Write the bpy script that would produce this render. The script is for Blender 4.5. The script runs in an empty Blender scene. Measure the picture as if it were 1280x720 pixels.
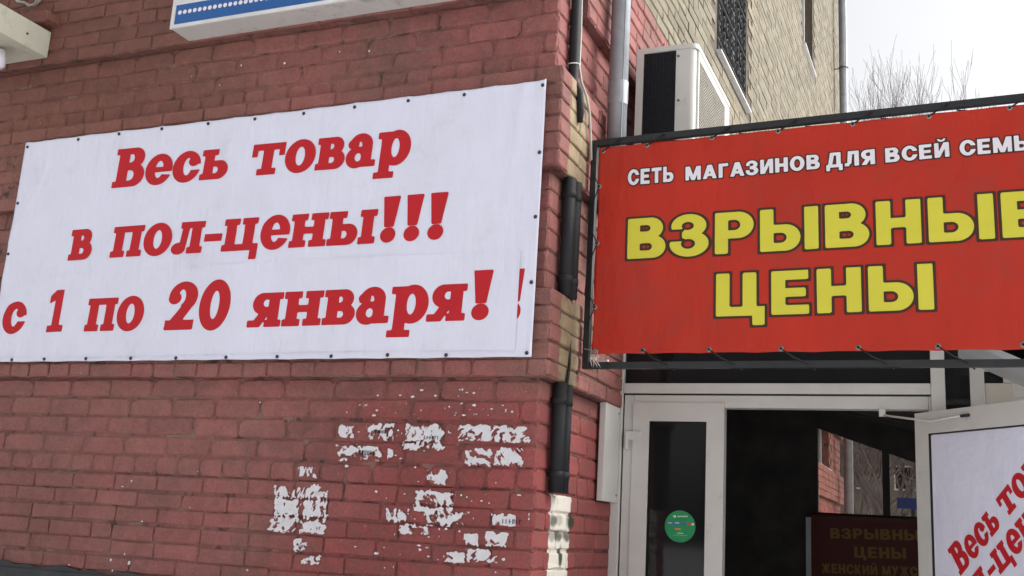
import bpy, math, random
import numpy as np

SC = bpy.context.scene
COL = SC.collection
rng = random.Random(7)

# ------------------------------------------------------------------ camera
EYE = np.array([0.0, 0.0, 1.6])
FPX = 1326.622
RM = np.array([[0.92211727, 0.38262091, 0.0574541],
               [-0.03395972, 0.22795976, -0.97307815],
               [-0.38541727, 0.89534104, 0.22319933]])   # rows: image right, image down, forward
from mathutils import Matrix, Vector
cam_data = bpy.data.cameras.new('camera')
cam = bpy.data.objects.new('camera', cam_data)
COL.objects.link(cam)
r_, u_, b_ = RM[0], -RM[1], -RM[2]
cam.matrix_world = Matrix(((r_[0], u_[0], b_[0], EYE[0]), (r_[1], u_[1], b_[1], EYE[1]), (r_[2], u_[2], b_[2], EYE[2]), (0, 0, 0, 1)))
cam_data.sensor_width = 36.0
cam_data.lens = 36.0 * FPX / 1280.0
cam_data.clip_end = 2000
cam_data.clip_start = 0.05
SC.camera = cam

# ------------------------------------------------------------------ world, sun, exposure
SUN_EL, SUN_AZ = math.radians(40), math.radians(64)      # direction towards the sun, azimuth clockwise from +Y
world = bpy.data.worlds.new('World')
SC.world = world
world.use_nodes = True
wn, wl = world.node_tree.nodes, world.node_tree.links
for n in list(wn): wn.remove(n)
sky = wn.new('ShaderNodeTexSky'); sky.sky_type = 'NISHITA'; sky.sun_disc = False
sky.sun_elevation = SUN_EL; sky.sun_rotation = SUN_AZ
sky.air_density = 1.0; sky.dust_density = 6.0; sky.ozone_density = 1.0
hs = wn.new('ShaderNodeHueSaturation'); hs.inputs['Saturation'].default_value = 0.12
bgn = wn.new('ShaderNodeBackground'); bgn.inputs['Strength'].default_value = 0.15
wo = wn.new('ShaderNodeOutputWorld')
wl.new(sky.outputs[0], hs.inputs['Color']); wl.new(hs.outputs[0], bgn.inputs[0]); wl.new(bgn.outputs[0], wo.inputs[0])
sd = bpy.data.lights.new('sun', 'SUN'); sd.energy = 0.5; sd.angle = math.radians(40); sd.color = (1, 0.97, 0.93)
so = bpy.data.objects.new('sun', sd); COL.objects.link(so)
sdir = Vector((math.sin(SUN_AZ) * math.cos(SUN_EL), math.cos(SUN_AZ) * math.cos(SUN_EL), math.sin(SUN_EL)))
so.rotation_euler = (-sdir).to_track_quat('-Z', 'Y').to_euler()
SC.view_settings.view_transform = 'Standard'; SC.view_settings.look = 'None'
SC.view_settings.exposure = 0.72; SC.view_settings.gamma = 1.0
SC.view_settings.use_curve_mapping = False
SC.render.engine = 'CYCLES'
SC.cycles.use_denoising = True
SC.cycles.max_bounces = 6

# ------------------------------------------------------------------ helpers
def ray(u, v):
    return RM.T @ np.array([(u - 640) / FPX, (v - 360) / FPX, 1.0])
def onY(u, v, Y):
    r = ray(u, v); return EYE + r * (Y / r[1])
def onX(u, v, X):
    r = ray(u, v); return EYE + r * (X / r[0])
def proj(p):
    q = RM @ (np.array(p) - EYE); return 640 + FPX * q[0] / q[2], 360 + FPX * q[1] / q[2], q[2]

def tag(o, label=None, cat=None, group=None, kind=None):
    if label: o['label'] = label
    if cat: o['category'] = cat
    if group: o['group'] = group
    if kind: o['kind'] = kind
    return o
def empty(name, loc, label, cat, group=None):
    o = bpy.data.objects.new(name, None); o.empty_display_size = 0.1
    COL.objects.link(o); o.location = loc
    return tag(o, label, cat, group)
def link(name, me, mat, parent=None, loc=None):
    o = bpy.data.objects.new(name, me); COL.objects.link(o)
    if mat is not None and len(me.materials) == 0: me.materials.append(mat)
    if loc is not None: o.location = loc
    if parent is not None:
        o.parent = parent
        o.matrix_parent_inverse = Matrix.Translation(-wloc(parent))
    return o
def wloc(o):
    v = Vector(o.location); p = o.parent
    while p is not None:
        if o.matrix_parent_inverse != Matrix.Identity(4): return v
        v = v + p.location; o = p; p = o.parent
    return v
def mesh(name, vs, fs, smooth=False):
    me = bpy.data.meshes.new(name)
    me.from_pydata([tuple(map(float, v)) for v in vs], [], [tuple(f) for f in fs])
    if smooth:
        me.polygons.foreach_set('use_smooth', [True] * len(me.polygons))
    me.update(); return me

class MB:
    """collects vertices and faces of one mesh"""
    def __init__(s): s.v, s.f = [], []
    def add(s, vs, fs):
        k = len(s.v); s.v += [tuple(p) for p in vs]; s.f += [tuple(i + k for i in f) for f in fs]; return s
    def box(s, x0, x1, y0, y1, z0, z1, bev=0.0):
        if bev <= 0:
            vs = [(x, y, z) for z in (z0, z1) for y in (y0, y1) for x in (x0, x1)]
            return s.add(vs, [(0, 2, 3, 1), (4, 5, 7, 6), (0, 1, 5, 4), (2, 6, 7, 3), (0, 4, 6, 2), (1, 3, 7, 5)])
        import bmesh
        bm = bmesh.new(); bmesh.ops.create_cube(bm, size=1)
        for p in bm.verts:
            p.co = Vector(((x0 + x1) / 2 + p.co.x * (x1 - x0), (y0 + y1) / 2 + p.co.y * (y1 - y0), (z0 + z1) / 2 + p.co.z * (z1 - z0)))
        bmesh.ops.bevel(bm, geom=bm.edges[:], offset=bev, segments=2, affect='EDGES', profile=0.6)
        bm.verts.index_update()
        s.add([p.co[:] for p in bm.verts], [[q.index for q in f.verts] for f in bm.faces]); bm.free(); return s
    def tube(s, pts, rad, n=10, cap=True, closed=False):
        pts = [Vector(p) for p in pts]; m = len(pts)
        if not hasattr(rad, '__len__'): rad = [rad] * m
        rings = []; side = None
        for i, p in enumerate(pts):
            a = pts[(i - 1) % m] if (closed or i > 0) else p; b = pts[(i + 1) % m] if (closed or i < m - 1) else p
            t = (b - a).normalized()
            if side is None:
                side = t.orthogonal().normalized()
            side = (side - t * side.dot(t)).normalized(); w = t.cross(side)
            rings.append([p + (side * math.cos(2 * math.pi * k / n) + w * math.sin(2 * math.pi * k / n)) * rad[i] for k in range(n)])
        vs = [q for r in rings for q in r]; fs = []
        for i in range(m if closed else m - 1):
            j = (i + 1) % m
            for k in range(n):
                fs.append((i * n + k, i * n + (k + 1) % n, j * n + (k + 1) % n, j * n + k))
        if cap and not closed:
            fs.append(tuple(range(n))[::-1]); fs.append(tuple((m - 1) * n + k for k in range(n)))
        return s.add(vs, fs)
    def quad(s, a, b, c, d): return s.add([a, b, c, d], [(0, 1, 2, 3)])
    def prism(s, poly, ext):
        """poly: list of 3D points (planar), extruded by vector ext"""
        n = len(poly); e = Vector(ext)
        vs = [Vector(p) for p in poly] + [Vector(p) + e for p in poly]
        fs = [tuple(range(n))[::-1], tuple(range(n, 2 * n))] + [(i, (i + 1) % n, n + (i + 1) % n, n + i) for i in range(n)]
        return s.add(vs, fs)
    def build(s, name, mat, parent=None, smooth=False):
        return link(name, mesh(name, s.v, s.f, smooth), mat, parent)

# ------------------------------------------------------------------ materials
MATS = {}
def nt(name):
    m = bpy.data.materials.new(name); m.use_nodes = True; MATS[name] = m
    t = m.node_tree; b = t.nodes['Principled BSDF']; return m, t, b
def N(t, typ, **kw):
    n = t.nodes.new(typ)
    for k, v in kw.items():
        if k in ('operation', 'blend_type', 'data_type', 'noise_dimensions', 'feature', 'attribute_name', 'interpolation_type', 'attribute_type', 'wave_type', 'bands_direction'): setattr(n, k, v)
    return n
def noise(t, vec, scale, detail=3, rough=0.55):
    n = t.nodes.new('ShaderNodeTexNoise'); n.inputs['Scale'].default_value = scale; n.inputs['Detail'].default_value = detail; n.inputs['Roughness'].default_value = rough
    t.links.new(vec, n.inputs['Vector']); return n.outputs['Fac']
def math_(t, op, a, b=None, c=None, clamp=False):
    n = t.nodes.new('ShaderNodeMath'); n.operation = op; n.use_clamp = clamp
    for i, x in enumerate((a, b, c)):
        if x is None: continue
        if isinstance(x, (int, float)): n.inputs[i].default_value = x
        else: t.links.new(x, n.inputs[i])
    return n.outputs[0]
def ramp(t, fac, lo, hi, out0=0.0, out1=1.0):
    n = t.nodes.new('ShaderNodeMapRange'); n.interpolation_type = 'SMOOTHSTEP'
    n.inputs['From Min'].default_value = lo; n.inputs['From Max'].default_value = hi
    n.inputs['To Min'].default_value = out0; n.inputs['To Max'].default_value = out1
    t.links.new(fac, n.inputs['Value']); return n.outputs['Result']
def mix(t, fac, a, b):
    n = t.nodes.new('ShaderNodeMix'); n.data_type = 'RGBA'
    if isinstance(fac, (int, float)): n.inputs['Factor'].default_value = fac
    else: t.links.new(fac, n.inputs['Factor'])
    for k, x in ((6, a), (7, b)):
        if isinstance(x, (tuple, list)): n.inputs[k].default_value = (*x[:3], 1)
        else: t.links.new(x, n.inputs[k])
    return n.outputs[2]
def scale_col(t, col, fac):
    n = t.nodes.new('ShaderNodeVectorMath'); n.operation = 'SCALE'
    if isinstance(col, (tuple, list)): n.inputs[0].default_value = col[:3]
    else: t.links.new(col, n.inputs[0])
    t.links.new(fac, n.inputs['Scale']); return n.outputs[0]
def bump(t, b, h, strength, dist):
    n = t.nodes.new('ShaderNodeBump'); n.inputs['Strength'].default_value = strength; n.inputs['Distance'].default_value = dist
    t.links.new(h, n.inputs['Height']); t.links.new(n.outputs[0], b.inputs['Normal'])
def simple(name, col, rough=0.6, spec=0.4, metal=0.0, var=0.12, nscale=6.0, bmp=0.0, bscale=120.0, dirt=None):
    m, t, b = nt(name)
    g = t.nodes.new('ShaderNodeNewGeometry')
    f = noise(t, g.outputs['Position'], nscale, 4)
    c = scale_col(t, col, ramp(t, f, 0.2, 0.8, 1 - var, 1 + var))
    if dirt:
        d = noise(t, g.outputs['Position'], dirt[1], 6, 0.7)
        c = mix(t, ramp(t, d, dirt[2], dirt[2] + 0.2, 0, dirt[3]), c, dirt[0])
    t.links.new(c, b.inputs['Base Color'])
    b.inputs['Roughness'].default_value = rough; b.inputs['Specular IOR Level'].default_value = spec; b.inputs['Metallic'].default_value = metal
    if bmp > 0:
        bump(t, b, noise(t, g.outputs['Position'], bscale, 4), bmp, 0.002)
    return m

def masonry(name, joint):
    """painted brick: brownish pink lower storey, fresh red patches, white patch, bare yellow brick"""
    m, t, b = nt(name)
    g = t.nodes.new('ShaderNodeNewGeometry'); pos = g.outputs['Position']
    sx = t.nodes.new('ShaderNodeSeparateXYZ'); t.links.new(pos, sx.inputs[0])
    x, y, z = sx.outputs
    oi = t.nodes.new('ShaderNodeObjectInfo'); at = t.nodes.new('ShaderNodeAttribute'); at.attribute_name = 'rnd'
    rnd = math_(t, 'FRACT', math_(t, 'ADD', oi.outputs['Random'], at.outputs['Fac']))
    n1 = noise(t, pos, 2.2, 4); n2 = noise(t, pos, 14, 5, 0.65); n3 = noise(t, pos, 60, 4, 0.7); n4 = noise(t, pos, 1.1, 3)
    paint = (0.295, 0.106, 0.096) if not joint else (0.245, 0.097, 0.086)
    brown = (0.222, 0.100, 0.084) if not joint else (0.180, 0.089, 0.075)
    red = (0.290, 0.066, 0.062) if not joint else (0.24, 0.065, 0.060)
    yel = (0.225, 0.196, 0.138) if not joint else (0.100, 0.080, 0.054)
    c = mix(t, ramp(t, n1, 0.35, 0.65), paint, brown)
    # browner towards the far left of the front wall
    c = mix(t, math_(t, 'MULTIPLY', ramp(t, x, -4.6, -2.6, 1, 0), 0.55), c, brown)
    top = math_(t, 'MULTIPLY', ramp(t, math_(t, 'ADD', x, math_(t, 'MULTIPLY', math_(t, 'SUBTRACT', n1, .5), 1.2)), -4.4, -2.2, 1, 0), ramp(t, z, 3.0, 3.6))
    c = mix(t, math_(t, 'MULTIPLY', top, 0.8), c, (0.185, 0.080, 0.058))  # gloom over the upper left painted into the brick colour
    # redder coat where notices have been painted over, and on the return beside the door
    wob = math_(t, 'ADD', x, math_(t, 'MULTIPLY', math_(t, 'SUBTRACT', n4, 0.5), 1.4))
    rz = math_(t, 'MULTIPLY', ramp(t, z, 2.24, 2.05, 0, 1), ramp(t, wob, -3.0, -2.5))
    rz = math_(t, 'MULTIPLY', rz, ramp(t, n2, 0.3, 0.62, 0.25, 1.0))
    c = mix(t, math_(t, 'MULTIPLY', rz, 0.85), c, red)
    # bare brick streaks and wear on edges
    c = scale_col(t, c, ramp(t, n2, 0.25, 0.75, 0.86, 1.12))
    c = scale_col(t, c, ramp(t, rnd, 0.0, 1.0, 0.93, 1.07))
    c = scale_col(t, c, ramp(t, noise(t, pos, 95, 3, 0.7), 0.3, 0.7, 0.87, 1.12))
    # grime blotches
    gr = noise(t, pos, 4.5, 7, 0.75)
    c = mix(t, ramp(t, gr, 0.58, 0.78, 0, 0.5), c, (0.085, 0.055, 0.045))
    # large uneven fading of the old coat
    c = scale_col(t, c, ramp(t, noise(t, pos, 0.9, 2), 0.3, 0.7, 0.88, 1.10))
    if joint:
        ck = noise(t, pos, 11, 5, 0.7)
        c = mix(t, ramp(t, ck, 0.53, 0.63, 0, 0.75), c, (0.035, 0.024, 0.020))
        gy = noise(t, pos, 7, 4, 0.6)
        c = mix(t, ramp(t, gy, 0.56, 0.66, 0, 0.5), c, (0.24, 0.185, 0.145))
    chip = noise(t, pos, 17, 6, 0.8)
    c = mix(t, ramp(t, chip, 0.655, 0.69, 0, 0.75), c, (0.30, 0.12, 0.075) if not joint else (0.30, 0.25, 0.20))
    # fine paint loss specks
    sp = noise(t, pos, 45, 2)
    c = mix(t, ramp(t, sp, 0.755, 0.80, 0, 0.7), c, (0.42, 0.36, 0.30))
    side = ramp(t, x, -1.640, -1.620)          # on the side wall
    low = ramp(t, z, 1.766, 1.762, 0, 1)
    # unpainted brick where the conduit was walled in
    yw = math_(t, 'ADD', y, math_(t, 'MULTIPLY', math_(t, 'SUBTRACT', n2, 0.5), 0.08))
    yb = math_(t, 'MULTIPLY', ramp(t, yw, 4.165, 4.185), ramp(t, yw, 4.40, 4.42, 1, 0))
    bandsel = math_(t, 'MAXIMUM', math_(t, 'MULTIPLY', ramp(t, z, 2.22, 2.23), ramp(t, z, 2.60, 2.615, 1, 0)),
                    math_(t, 'MULTIPLY', ramp(t, z, 3.14, 3.15), ramp(t, z, 3.70, 3.66, 0, 1)))
    bare = math_(t, 'MULTIPLY', math_(t, 'MULTIPLY', yb, bandsel), ramp(t, x, -1.60, -1.575))
    upper = math_(t, 'MULTIPLY', ramp(t, y, 4.30, 4.32), ramp(t, z, 4.548, 4.552))
    ycol = scale_col(t, yel, ramp(t, rnd, 0, 1, 0.80, 1.12))
    ycol = scale_col(t, ycol, ramp(t, n2, 0.25, 0.75, 0.86, 1.1))
    ycol = mix(t, ramp(t, n4, 0.5, 0.75, 0, 0.35), ycol, (0.36, 0.29, 0.20))
    c = mix(t, upper, c, ycol)
    bcol = scale_col(t, (0.29, 0.225, 0.14) if not joint else (0.16, 0.11, 0.07), ramp(t, n2, 0.25, 0.75, 0.75, 1.2))
    c = mix(t, bare, c, bcol)
    # white painted strip with soot marks on the base course of the return
    ww = math_(t, 'ADD', y, math_(t, 'MULTIPLY', math_(t, 'SUBTRACT', n2, 0.5), 0.06))
    wh = math_(t, 'MULTIPLY', math_(t, 'MULTIPLY', ramp(t, ww, 4.262, 4.272), ramp(t, ww, 4.505, 4.52, 1, 0)), math_(t, 'MULTIPLY', side, low))
    c = mix(t, math_(t, 'MULTIPLY', wh, ramp(t, n3, 0.28, 0.36, 0.4, 1)), c, (0.74, 0.69, 0.60))
    for (yy, zz, ry, rzz, amt) in ((4.30, 1.655, 0.05, 0.030, 0.8), (4.53, 1.655, 0.055, 0.035, 0.95), (4.37, 1.66, 0.05, 0.025, 0.35), (4.30, 1.592, 0.05, 0.030, 0.5), (4.48, 1.592, 0.05, 0.024, 0.8),
                                   (4.37, 1.592, 0.05, 0.024, 0.75), (4.41, 1.51, 0.028, 0.045, 0.95), (4.40, 1.60, 0.08, 0.02, 0.4)):
        dy = math_(t, 'DIVIDE', math_(t, 'SUBTRACT', y, yy), ry); dz = math_(t, 'DIVIDE', math_(t, 'SUBTRACT', z, zz), rzz)
        d2 = math_(t, 'ADD', math_(t, 'MULTIPLY', dy, dy), math_(t, 'MULTIPLY', dz, dz))
        d2 = math_(t, 'ADD', d2, math_(t, 'MULTIPLY', math_(t, 'SUBTRACT', n2, 0.5), 1.6))
        bl = math_(t, 'MULTIPLY', math_(t, 'MULTIPLY', ramp(t, d2, 0.2, 1.3, amt, 0), side), low)
        c = mix(t, bl, c, (0.035, 0.042, 0.030))
    t.links.new(c, b.inputs['Base Color'])
    b.inputs['Roughness'].default_value = 0.72; b.inputs['Specular IOR Level'].default_value = 0.25
    h = math_(t, 'ADD', math_(t, 'MULTIPLY', n3, 0.5), n2)
    bump(t, b, math_(t, 'ADD', h, math_(t, 'MULTIPLY', noise(t, pos, 200, 3, 0.7), 0.18)), 0.8, 0.007)
    return m
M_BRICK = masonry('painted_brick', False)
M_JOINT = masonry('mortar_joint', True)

M_TAR = simple('bitumen', (0.035, 0.038, 0.038), 0.6, 0.4, var=0.3, bmp=0.3, bscale=40)
M_RED = simple('red_print', (0.50, 0.018, 0.024), 0.55, 0.2, var=0.05)
M_BANNER_RED = simple('red_vinyl', (0.47, 0.030, 0.015), 0.48, 0.22, var=0.10, nscale=2, dirt=((0.34, 0.045, 0.03), 3.0, 0.47, 0.55))
M_VINYL = simple('white_vinyl', (0.735, 0.735, 0.845), 0.5, 0.3, var=0.035, nscale=5, dirt=((0.56, 0.55, 0.59), 2.5, 0.50, 0.40))
def crumple(m):
    t = m.node_tree; b = t.nodes['Principled BSDF']; g = t.nodes.new('ShaderNodeNewGeometry')
    mp = t.nodes.new('ShaderNodeMapping'); mp.inputs['Scale'].default_value = (9, 1, 2.2); t.links.new(g.outputs['Position'], mp.inputs[0])
    n1 = noise(t, mp.outputs[0], 1.0, 3, 0.5); n2 = noise(t, g.outputs['Position'], 5.5, 4, 0.6); n3 = noise(t, g.outputs['Position'], 420, 1)
    h = math_(t, 'ADD', math_(t, 'MULTIPLY', math_(t, 'ABSOLUTE', math_(t, 'SUBTRACT', n1, 0.5)), 1.2), math_(t, 'ADD', math_(t, 'MULTIPLY', n2, 0.8), math_(t, 'MULTIPLY', n3, 0.03)))
    bump(t, b, h, 0.8, 0.014)
crumple(M_VINYL); crumple(M_BANNER_RED)
M_BACK = simple('grey_vinyl_back', (0.22, 0.21, 0.20), 0.6, 0.2)
M_YELLOW = simple('yellow_print', (0.66, 0.60, 0.060), 0.5, 0.2, var=0.03)
M_WHITEPRINT = simple('white_print', (0.78, 0.74, 0.78), 0.5, 0.3, var=0.03)
M_DARKPRINT = simple('dark_print', (0.055, 0.022, 0.012), 0.45, 0.3, var=0.1)
M_UPVC = simple('white_upvc', (0.60, 0.58, 0.54), 0.35, 0.45, var=0.05, dirt=((0.28, 0.25, 0.21), 5.0, 0.55, 0.45))
M_UPVC_BEIGE = simple('beige_upvc', (0.55, 0.51, 0.43), 0.4, 0.4, var=0.06, dirt=((0.28, 0.24, 0.18), 5.0, 0.52, 0.45))
M_GASKET = simple('black_gasket', (0.015, 0.015, 0.015), 0.6)
M_STEEL = simple('black_painted_steel', (0.014, 0.015, 0.016), 0.42, 0.5, var=0.3, nscale=20, bmp=0.15)
M_BLACKPIPE = simple('black_plastic', (0.016, 0.017, 0.019), 0.65, 0.3, var=0.25, dirt=((0.16, 0.15, 0.13), 18, 0.62, 0.5))
M_GALV = simple('galvanised_steel', (0.30, 0.315, 0.335), 0.5, 0.45, metal=0.4, var=0.14, nscale=9, bmp=0.12, bscale=12, dirt=((0.25, 0.25, 0.25), 7, 0.55, 0.5))
M_ACWHITE = simple('enamelled_metal', (0.64, 0.63, 0.585), 0.35, 0.45, var=0.04, dirt=((0.38, 0.34, 0.27), 8, 0.58, 0.4))
M_ACBLACK = simple('condenser_fins', (0.012, 0.013, 0.016), 0.55, 0.3, var=0.4, nscale=60, bmp=0.6, bscale=220)
M_ACDARK = simple('fan_cavity', (0.05, 0.045, 0.035), 0.7, 0.2)
M_SCREW = simple('screw_metal', (0.22, 0.21, 0.2), 0.4, 0.5, metal=0.7)
M_NAIL = simple('dark_screw', (0.05, 0.05, 0.055), 0.45, 0.5, metal=0.6)
M_WIRE = simple('black_cord', (0.015, 0.015, 0.016), 0.7, 0.2)
M_WIREMETAL = simple('bare_wire', (0.42, 0.40, 0.37), 0.45, 0.5, metal=0.6)
M_CABLE = simple('grey_cable', (0.42, 0.40, 0.34), 0.5, 0.4)
M_BLUE = simple('blue_face', (0.010, 0.095, 0.31), 0.3, 0.5, var=0.06, nscale=3)
M_BOARD = simple('dark_blue_board', (0.02, 0.035, 0.17), 0.6, 0.2)  # darker blue for the distant board
M_BOX = simple('sign_casing', (0.60, 0.585, 0.55), 0.45, 0.35, var=0.06, dirt=((0.20, 0.18, 0.13), 6, 0.50, 0.55))
M_BOX2 = simple('cream_casing', (0.56, 0.55, 0.44), 0.5, 0.35, var=0.08, dirt=((0.24, 0.22, 0.16), 6, 0.52, 0.45))
M_LAMPWHITE = simple('lamp_housing', (0.70, 0.68, 0.74), 0.4, 0.4, var=0.05)
M_INT = simple('dark_interior', (0.05, 0.046, 0.043), 0.8, 0.1, var=0.3)  # vestibule gloom put into the dark base colour
M_INTSIGN = simple('shaded_red_vinyl', (0.085, 0.012, 0.010), 0.5, 0.2, var=0.05)  # banner red darkened in the colour for the dim vestibule
M_INTYEL = simple('shaded_yellow_print', (0.20, 0.12, 0.02), 0.5, 0.2, var=0.05)  # yellow print lowered to carry the indoor shade
M_GREEN = simple('green_sticker', (0.012, 0.255, 0.085), 0.4, 0.4, var=0.15, nscale=20)
M_STBLUE = simple('sticker_blue', (0.04, 0.12, 0.45), 0.4)
M_STRED = simple('sticker_red', (0.55, 0.06, 0.05), 0.4)
M_STORANGE = simple('sticker_orange', (0.60, 0.20, 0.04), 0.4)
M_STWHITE = simple('sticker_white', (0.62, 0.68, 0.62), 0.4)
M_PAPER = simple('torn_paper', (0.68, 0.66, 0.68), 0.75, 0.1, var=0.07, nscale=40, dirt=((0.42, 0.30, 0.27), 30, 0.58, 0.6))
M_RESIDUE = simple('glue_residue', (0.36, 0.155, 0.14), 0.6, 0.3, var=0.2, nscale=50)
M_INK = simple('black_ink', (0.03, 0.03, 0.035), 0.7, 0.1)
M_IRON = simple('wrought_iron', (0.025, 0.027, 0.028), 0.6, 0.3)
M_BARK = simple('bark', (0.20, 0.165, 0.165), 0.9, 0.1, var=0.2)
M_WINWHITE = simple('window_paint', (0.68, 0.67, 0.65), 0.5, 0.3)
M_FARWALL = simple('far_render', (0.20, 0.175, 0.14), 0.85, 0.1, var=0.12, nscale=0.6)
M_CORR = simple('roof_sheet', (0.42, 0.43, 0.44), 0.5, 0.4, var=0.08)
M_SNOW = simple('bounce_snow', (0.72, 0.72, 0.74), 0.85, 0.1, var=0.15, nscale=1.2, bmp=0.6, bscale=8, dirt=((0.30, 0.28, 0.27), 1.5, 0.55, 0.6))  # unseen ground, snow made bright to bounce light upward
def glass(name, col, rough=0.05):
    m, t, b = nt(name)
    b.inputs['Base Color'].default_value = (*col, 1); b.inputs['Roughness'].default_value = rough
    b.inputs['Specular IOR Level'].default_value = 0.30
    return m
M_GLASS_DARK = glass('dark_window_glass', (0.012, 0.012, 0.013))
def clear_glass(name):
    m, t, b = nt(name)
    t.nodes.remove(b)
    tr = t.nodes.new('ShaderNodeBsdfTransparent'); gl = t.nodes.new('ShaderNodeBsdfGlossy'); gl.inputs['Roughness'].default_value = 0.03
    tr.inputs[0].default_value = (0.72, 0.70, 0.66, 1)
    lw = t.nodes.new('ShaderNodeFresnel'); lw.inputs[0].default_value = 1.45
    ms = t.nodes.new('ShaderNodeMixShader'); t.links.new(lw.outputs[0], ms.inputs[0]); t.links.new(tr.outputs[0], ms.inputs[1]); t.links.new(gl.outputs[0], ms.inputs[2])
    t.links.new(ms.outputs[0], t.nodes['Material Output'].inputs[0]); return m
M_GLASS = clear_glass('clear_glass')

# ------------------------------------------------------------------ ground
gm = MB(); gm.quad((-300, -300, 0), (300, -300, 0), (300, 300, 0), (-300, 300, 0))
tag(gm.build('ground', M_SNOW), kind='structure')

# ------------------------------------------------------------------ the brick building
YF, XS = 4.10, -1.611            # front wall plane, side wall plane
YEND = 15.95
PR = 0.05                        # how far the string courses stand proud
ROWS = []                        # z0, height, kind, proud
def rows(z0, z1, n, kinds, proud):
    h = (z1 - z0) / n
    for i in range(n): ROWS.append((z0 + i * h, h, kinds[i % len(kinds)], proud))
rows(1.30, 1.764, 6, 'SSTSSS', 0.010)
rows(1.764, 1.857, 1, 'H', 0.0)
rows(1.857, 2.23, 4, 'S', 0.0)
rows(2.23, 2.61, 5, 'MSSSS', PR)
rows(2.61, 3.15, 6, 'S', 0.0)
rows(3.15, 3.62, 6, 'S', PR)
rows(3.62, 3.715, 1, 'H', 0.0)
rows(3.715, 4.0, 3, 'S', 0.0)
rows(4.0, 4.55, 7, 'SSTSSHS', PR)

building = empty('shop_building', (-5.0, 8.0, 0), 'pinkish red painted brick building with bare yellow brick upper side wall', 'building')
# openings of the side wall: y0, y1, z0, z1, plane
WIN = [(7.20, 8.36, 5.14, 6.80), (11.87, 12.80, 7.40, 9.2), (13.41, 14.66, 2.62, 4.0)]
# front core, set back behind the brick faces so that joints read as recesses
JR = 0.008
fc = MB()
fc.box(-9.0, XS - JR, YF + JR, YF + 0.4, 1.29, 4.0)
fc.box(-9.0, XS - JR, YF - PR + JR, YF + 0.39, 4.001, 4.6)
fc.box(-9.0, XS + PR - JR, YF - PR + JR, YF + 0.2, 2.231, 2.609)
fc.box(-9.0, XS + PR - JR, YF - PR + JR, YF + 0.2, 3.151, 3.619)
fc.box(-9.0, XS - JR + 0.01, YF - 0.01 + JR, YF + 0.2, 1.20, 1.763)
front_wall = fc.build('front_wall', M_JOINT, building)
# side core in cells round the openings
sc = MB()
def cells(plane_x, y0, y1, z0, z1, wins):
    ys = sorted({y0, y1, *[w[i] for w in wins for i in (0, 1)]}); zs = sorted({z0, z1, *[w[i] for w in wins for i in (2, 3)]})
    for a, b in zip(ys, ys[1:]):
        for c, d in zip(zs, zs[1:]):
            if any(w[0] <= a and b <= w[1] and w[2] <= c and d <= w[3] for w in wins): continue
            sc.box(plane_x - 0.30, plane_x, a, b, c, d)
cells(XS - JR - 0.0005, YF + 0.41, YEND, 0.0, 4.0, [WIN[2]])
cells(XS + PR - JR, 4.36, YEND, 4.0, 12.0, [WIN[0], WIN[1]])
sc.box(XS - 0.1, XS + PR - JR - 0.0004, YF + 0.21, YEND, 2.2312, 2.6088)
sc.box(XS - 0.1, XS + PR - JR - 0.0004, YF + 0.21, YEND, 3.1512, 3.6188)
sc.box(XS - 0.1, XS + 0.01 - JR - 0.0004, YF + 0.21, YEND, 1.20, 1.7628)
sc.box(-9.0, XS - 0.32, YF + 0.42, YEND - 0.02, 0.0, 11.95)      # the mass of the house behind its facing
side_wall = sc.build('side_wall', M_JOINT, building)
fd = MB()
fd.box(-9.0, XS + 0.03, YF - 0.035, YF + 0.3, 0.0, 1.285)
fd.box(XS - 0.2, XS + 0.0305, YF + 0.301, 5.04, 0.0, 1.285)
# ragged tarred top edge
xs = np.linspace(-8.9, XS + 0.02, 180)
tops = [1.303 + 0.012 * math.sin(x * 23) * math.sin(x * 7.3) + rng.uniform(-0.006, 0.006) for x in xs]
vs, fs = [], []
for x, zt in zip(xs, tops): vs += [(x, YF - 0.026, 1.28), (x, YF - 0.022, zt)]
for i in range(len(xs) - 1): fs.append((2 * i, 2 * i + 2, 2 * i + 3, 2 * i + 1))
fd.add(vs, fs)
tag(fd.build('foundation', M_TAR, building), 'dark tarred foundation course below the bricks')

# brick templates
def brick_template(L, H, seed, r=0.012, depth=0.075, bev=0.006):
    rr = random.Random(seed); jit = lambda a: rr.uniform(-a, a)
    hl, hh = L / 2, H / 2
    ol = []
    for sx, sz, first in ((-1, -1, 0), (1, -1, 1), (1, 1, 0), (-1, 1, 1)):
        c = rr.uniform(0.5, 1.6) * r
        a, b = (sx * hl, sz * (hh - c)), (sx * (hl - c), sz * hh)
        ol += [a, b] if not first else [b, a]
        ol.append(None)
    pts = []
    for i, p in enumerate(ol):
        if p is not None: pts.append((p[0] + jit(0.0030), p[1] + jit(0.0026)))
        else:
            k = i // 3
            if k in (0, 2): pts.append((jit(L * 0.3), (-hh if k == 0 else hh) + jit(0.0030)))
            else: pts.append(((hl if k == 1 else -hl) + jit(0.002), jit(H * 0.2)))
    n = len(pts); v = []
    for (x, z) in pts: v.append((x, depth, z))
    for (x, z) in pts: v.append((x, bev + jit(0.001), z))
    for (x, z) in pts:
        l = math.hypot(x, z); k = bev * rr.uniform(0.8, 1.6)
        v.append((x - math.copysign(min(k, abs(x)), x) * min(1, abs(x) / hl * 1.2), jit(0.0012), z - math.copysign(min(k, abs(z)), z) * min(1, abs(z) / hh * 1.2)))
    f = []
    for i in range(n):
        j = (i + 1) % n
        f += [(i, j, n + j, n + i), (n + i, n + j, 2 * n + j, 2 * n + i)]
    f.append(tuple(2 * n + i for i in range(n)))
    return v, f
TMPL = {}
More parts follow.
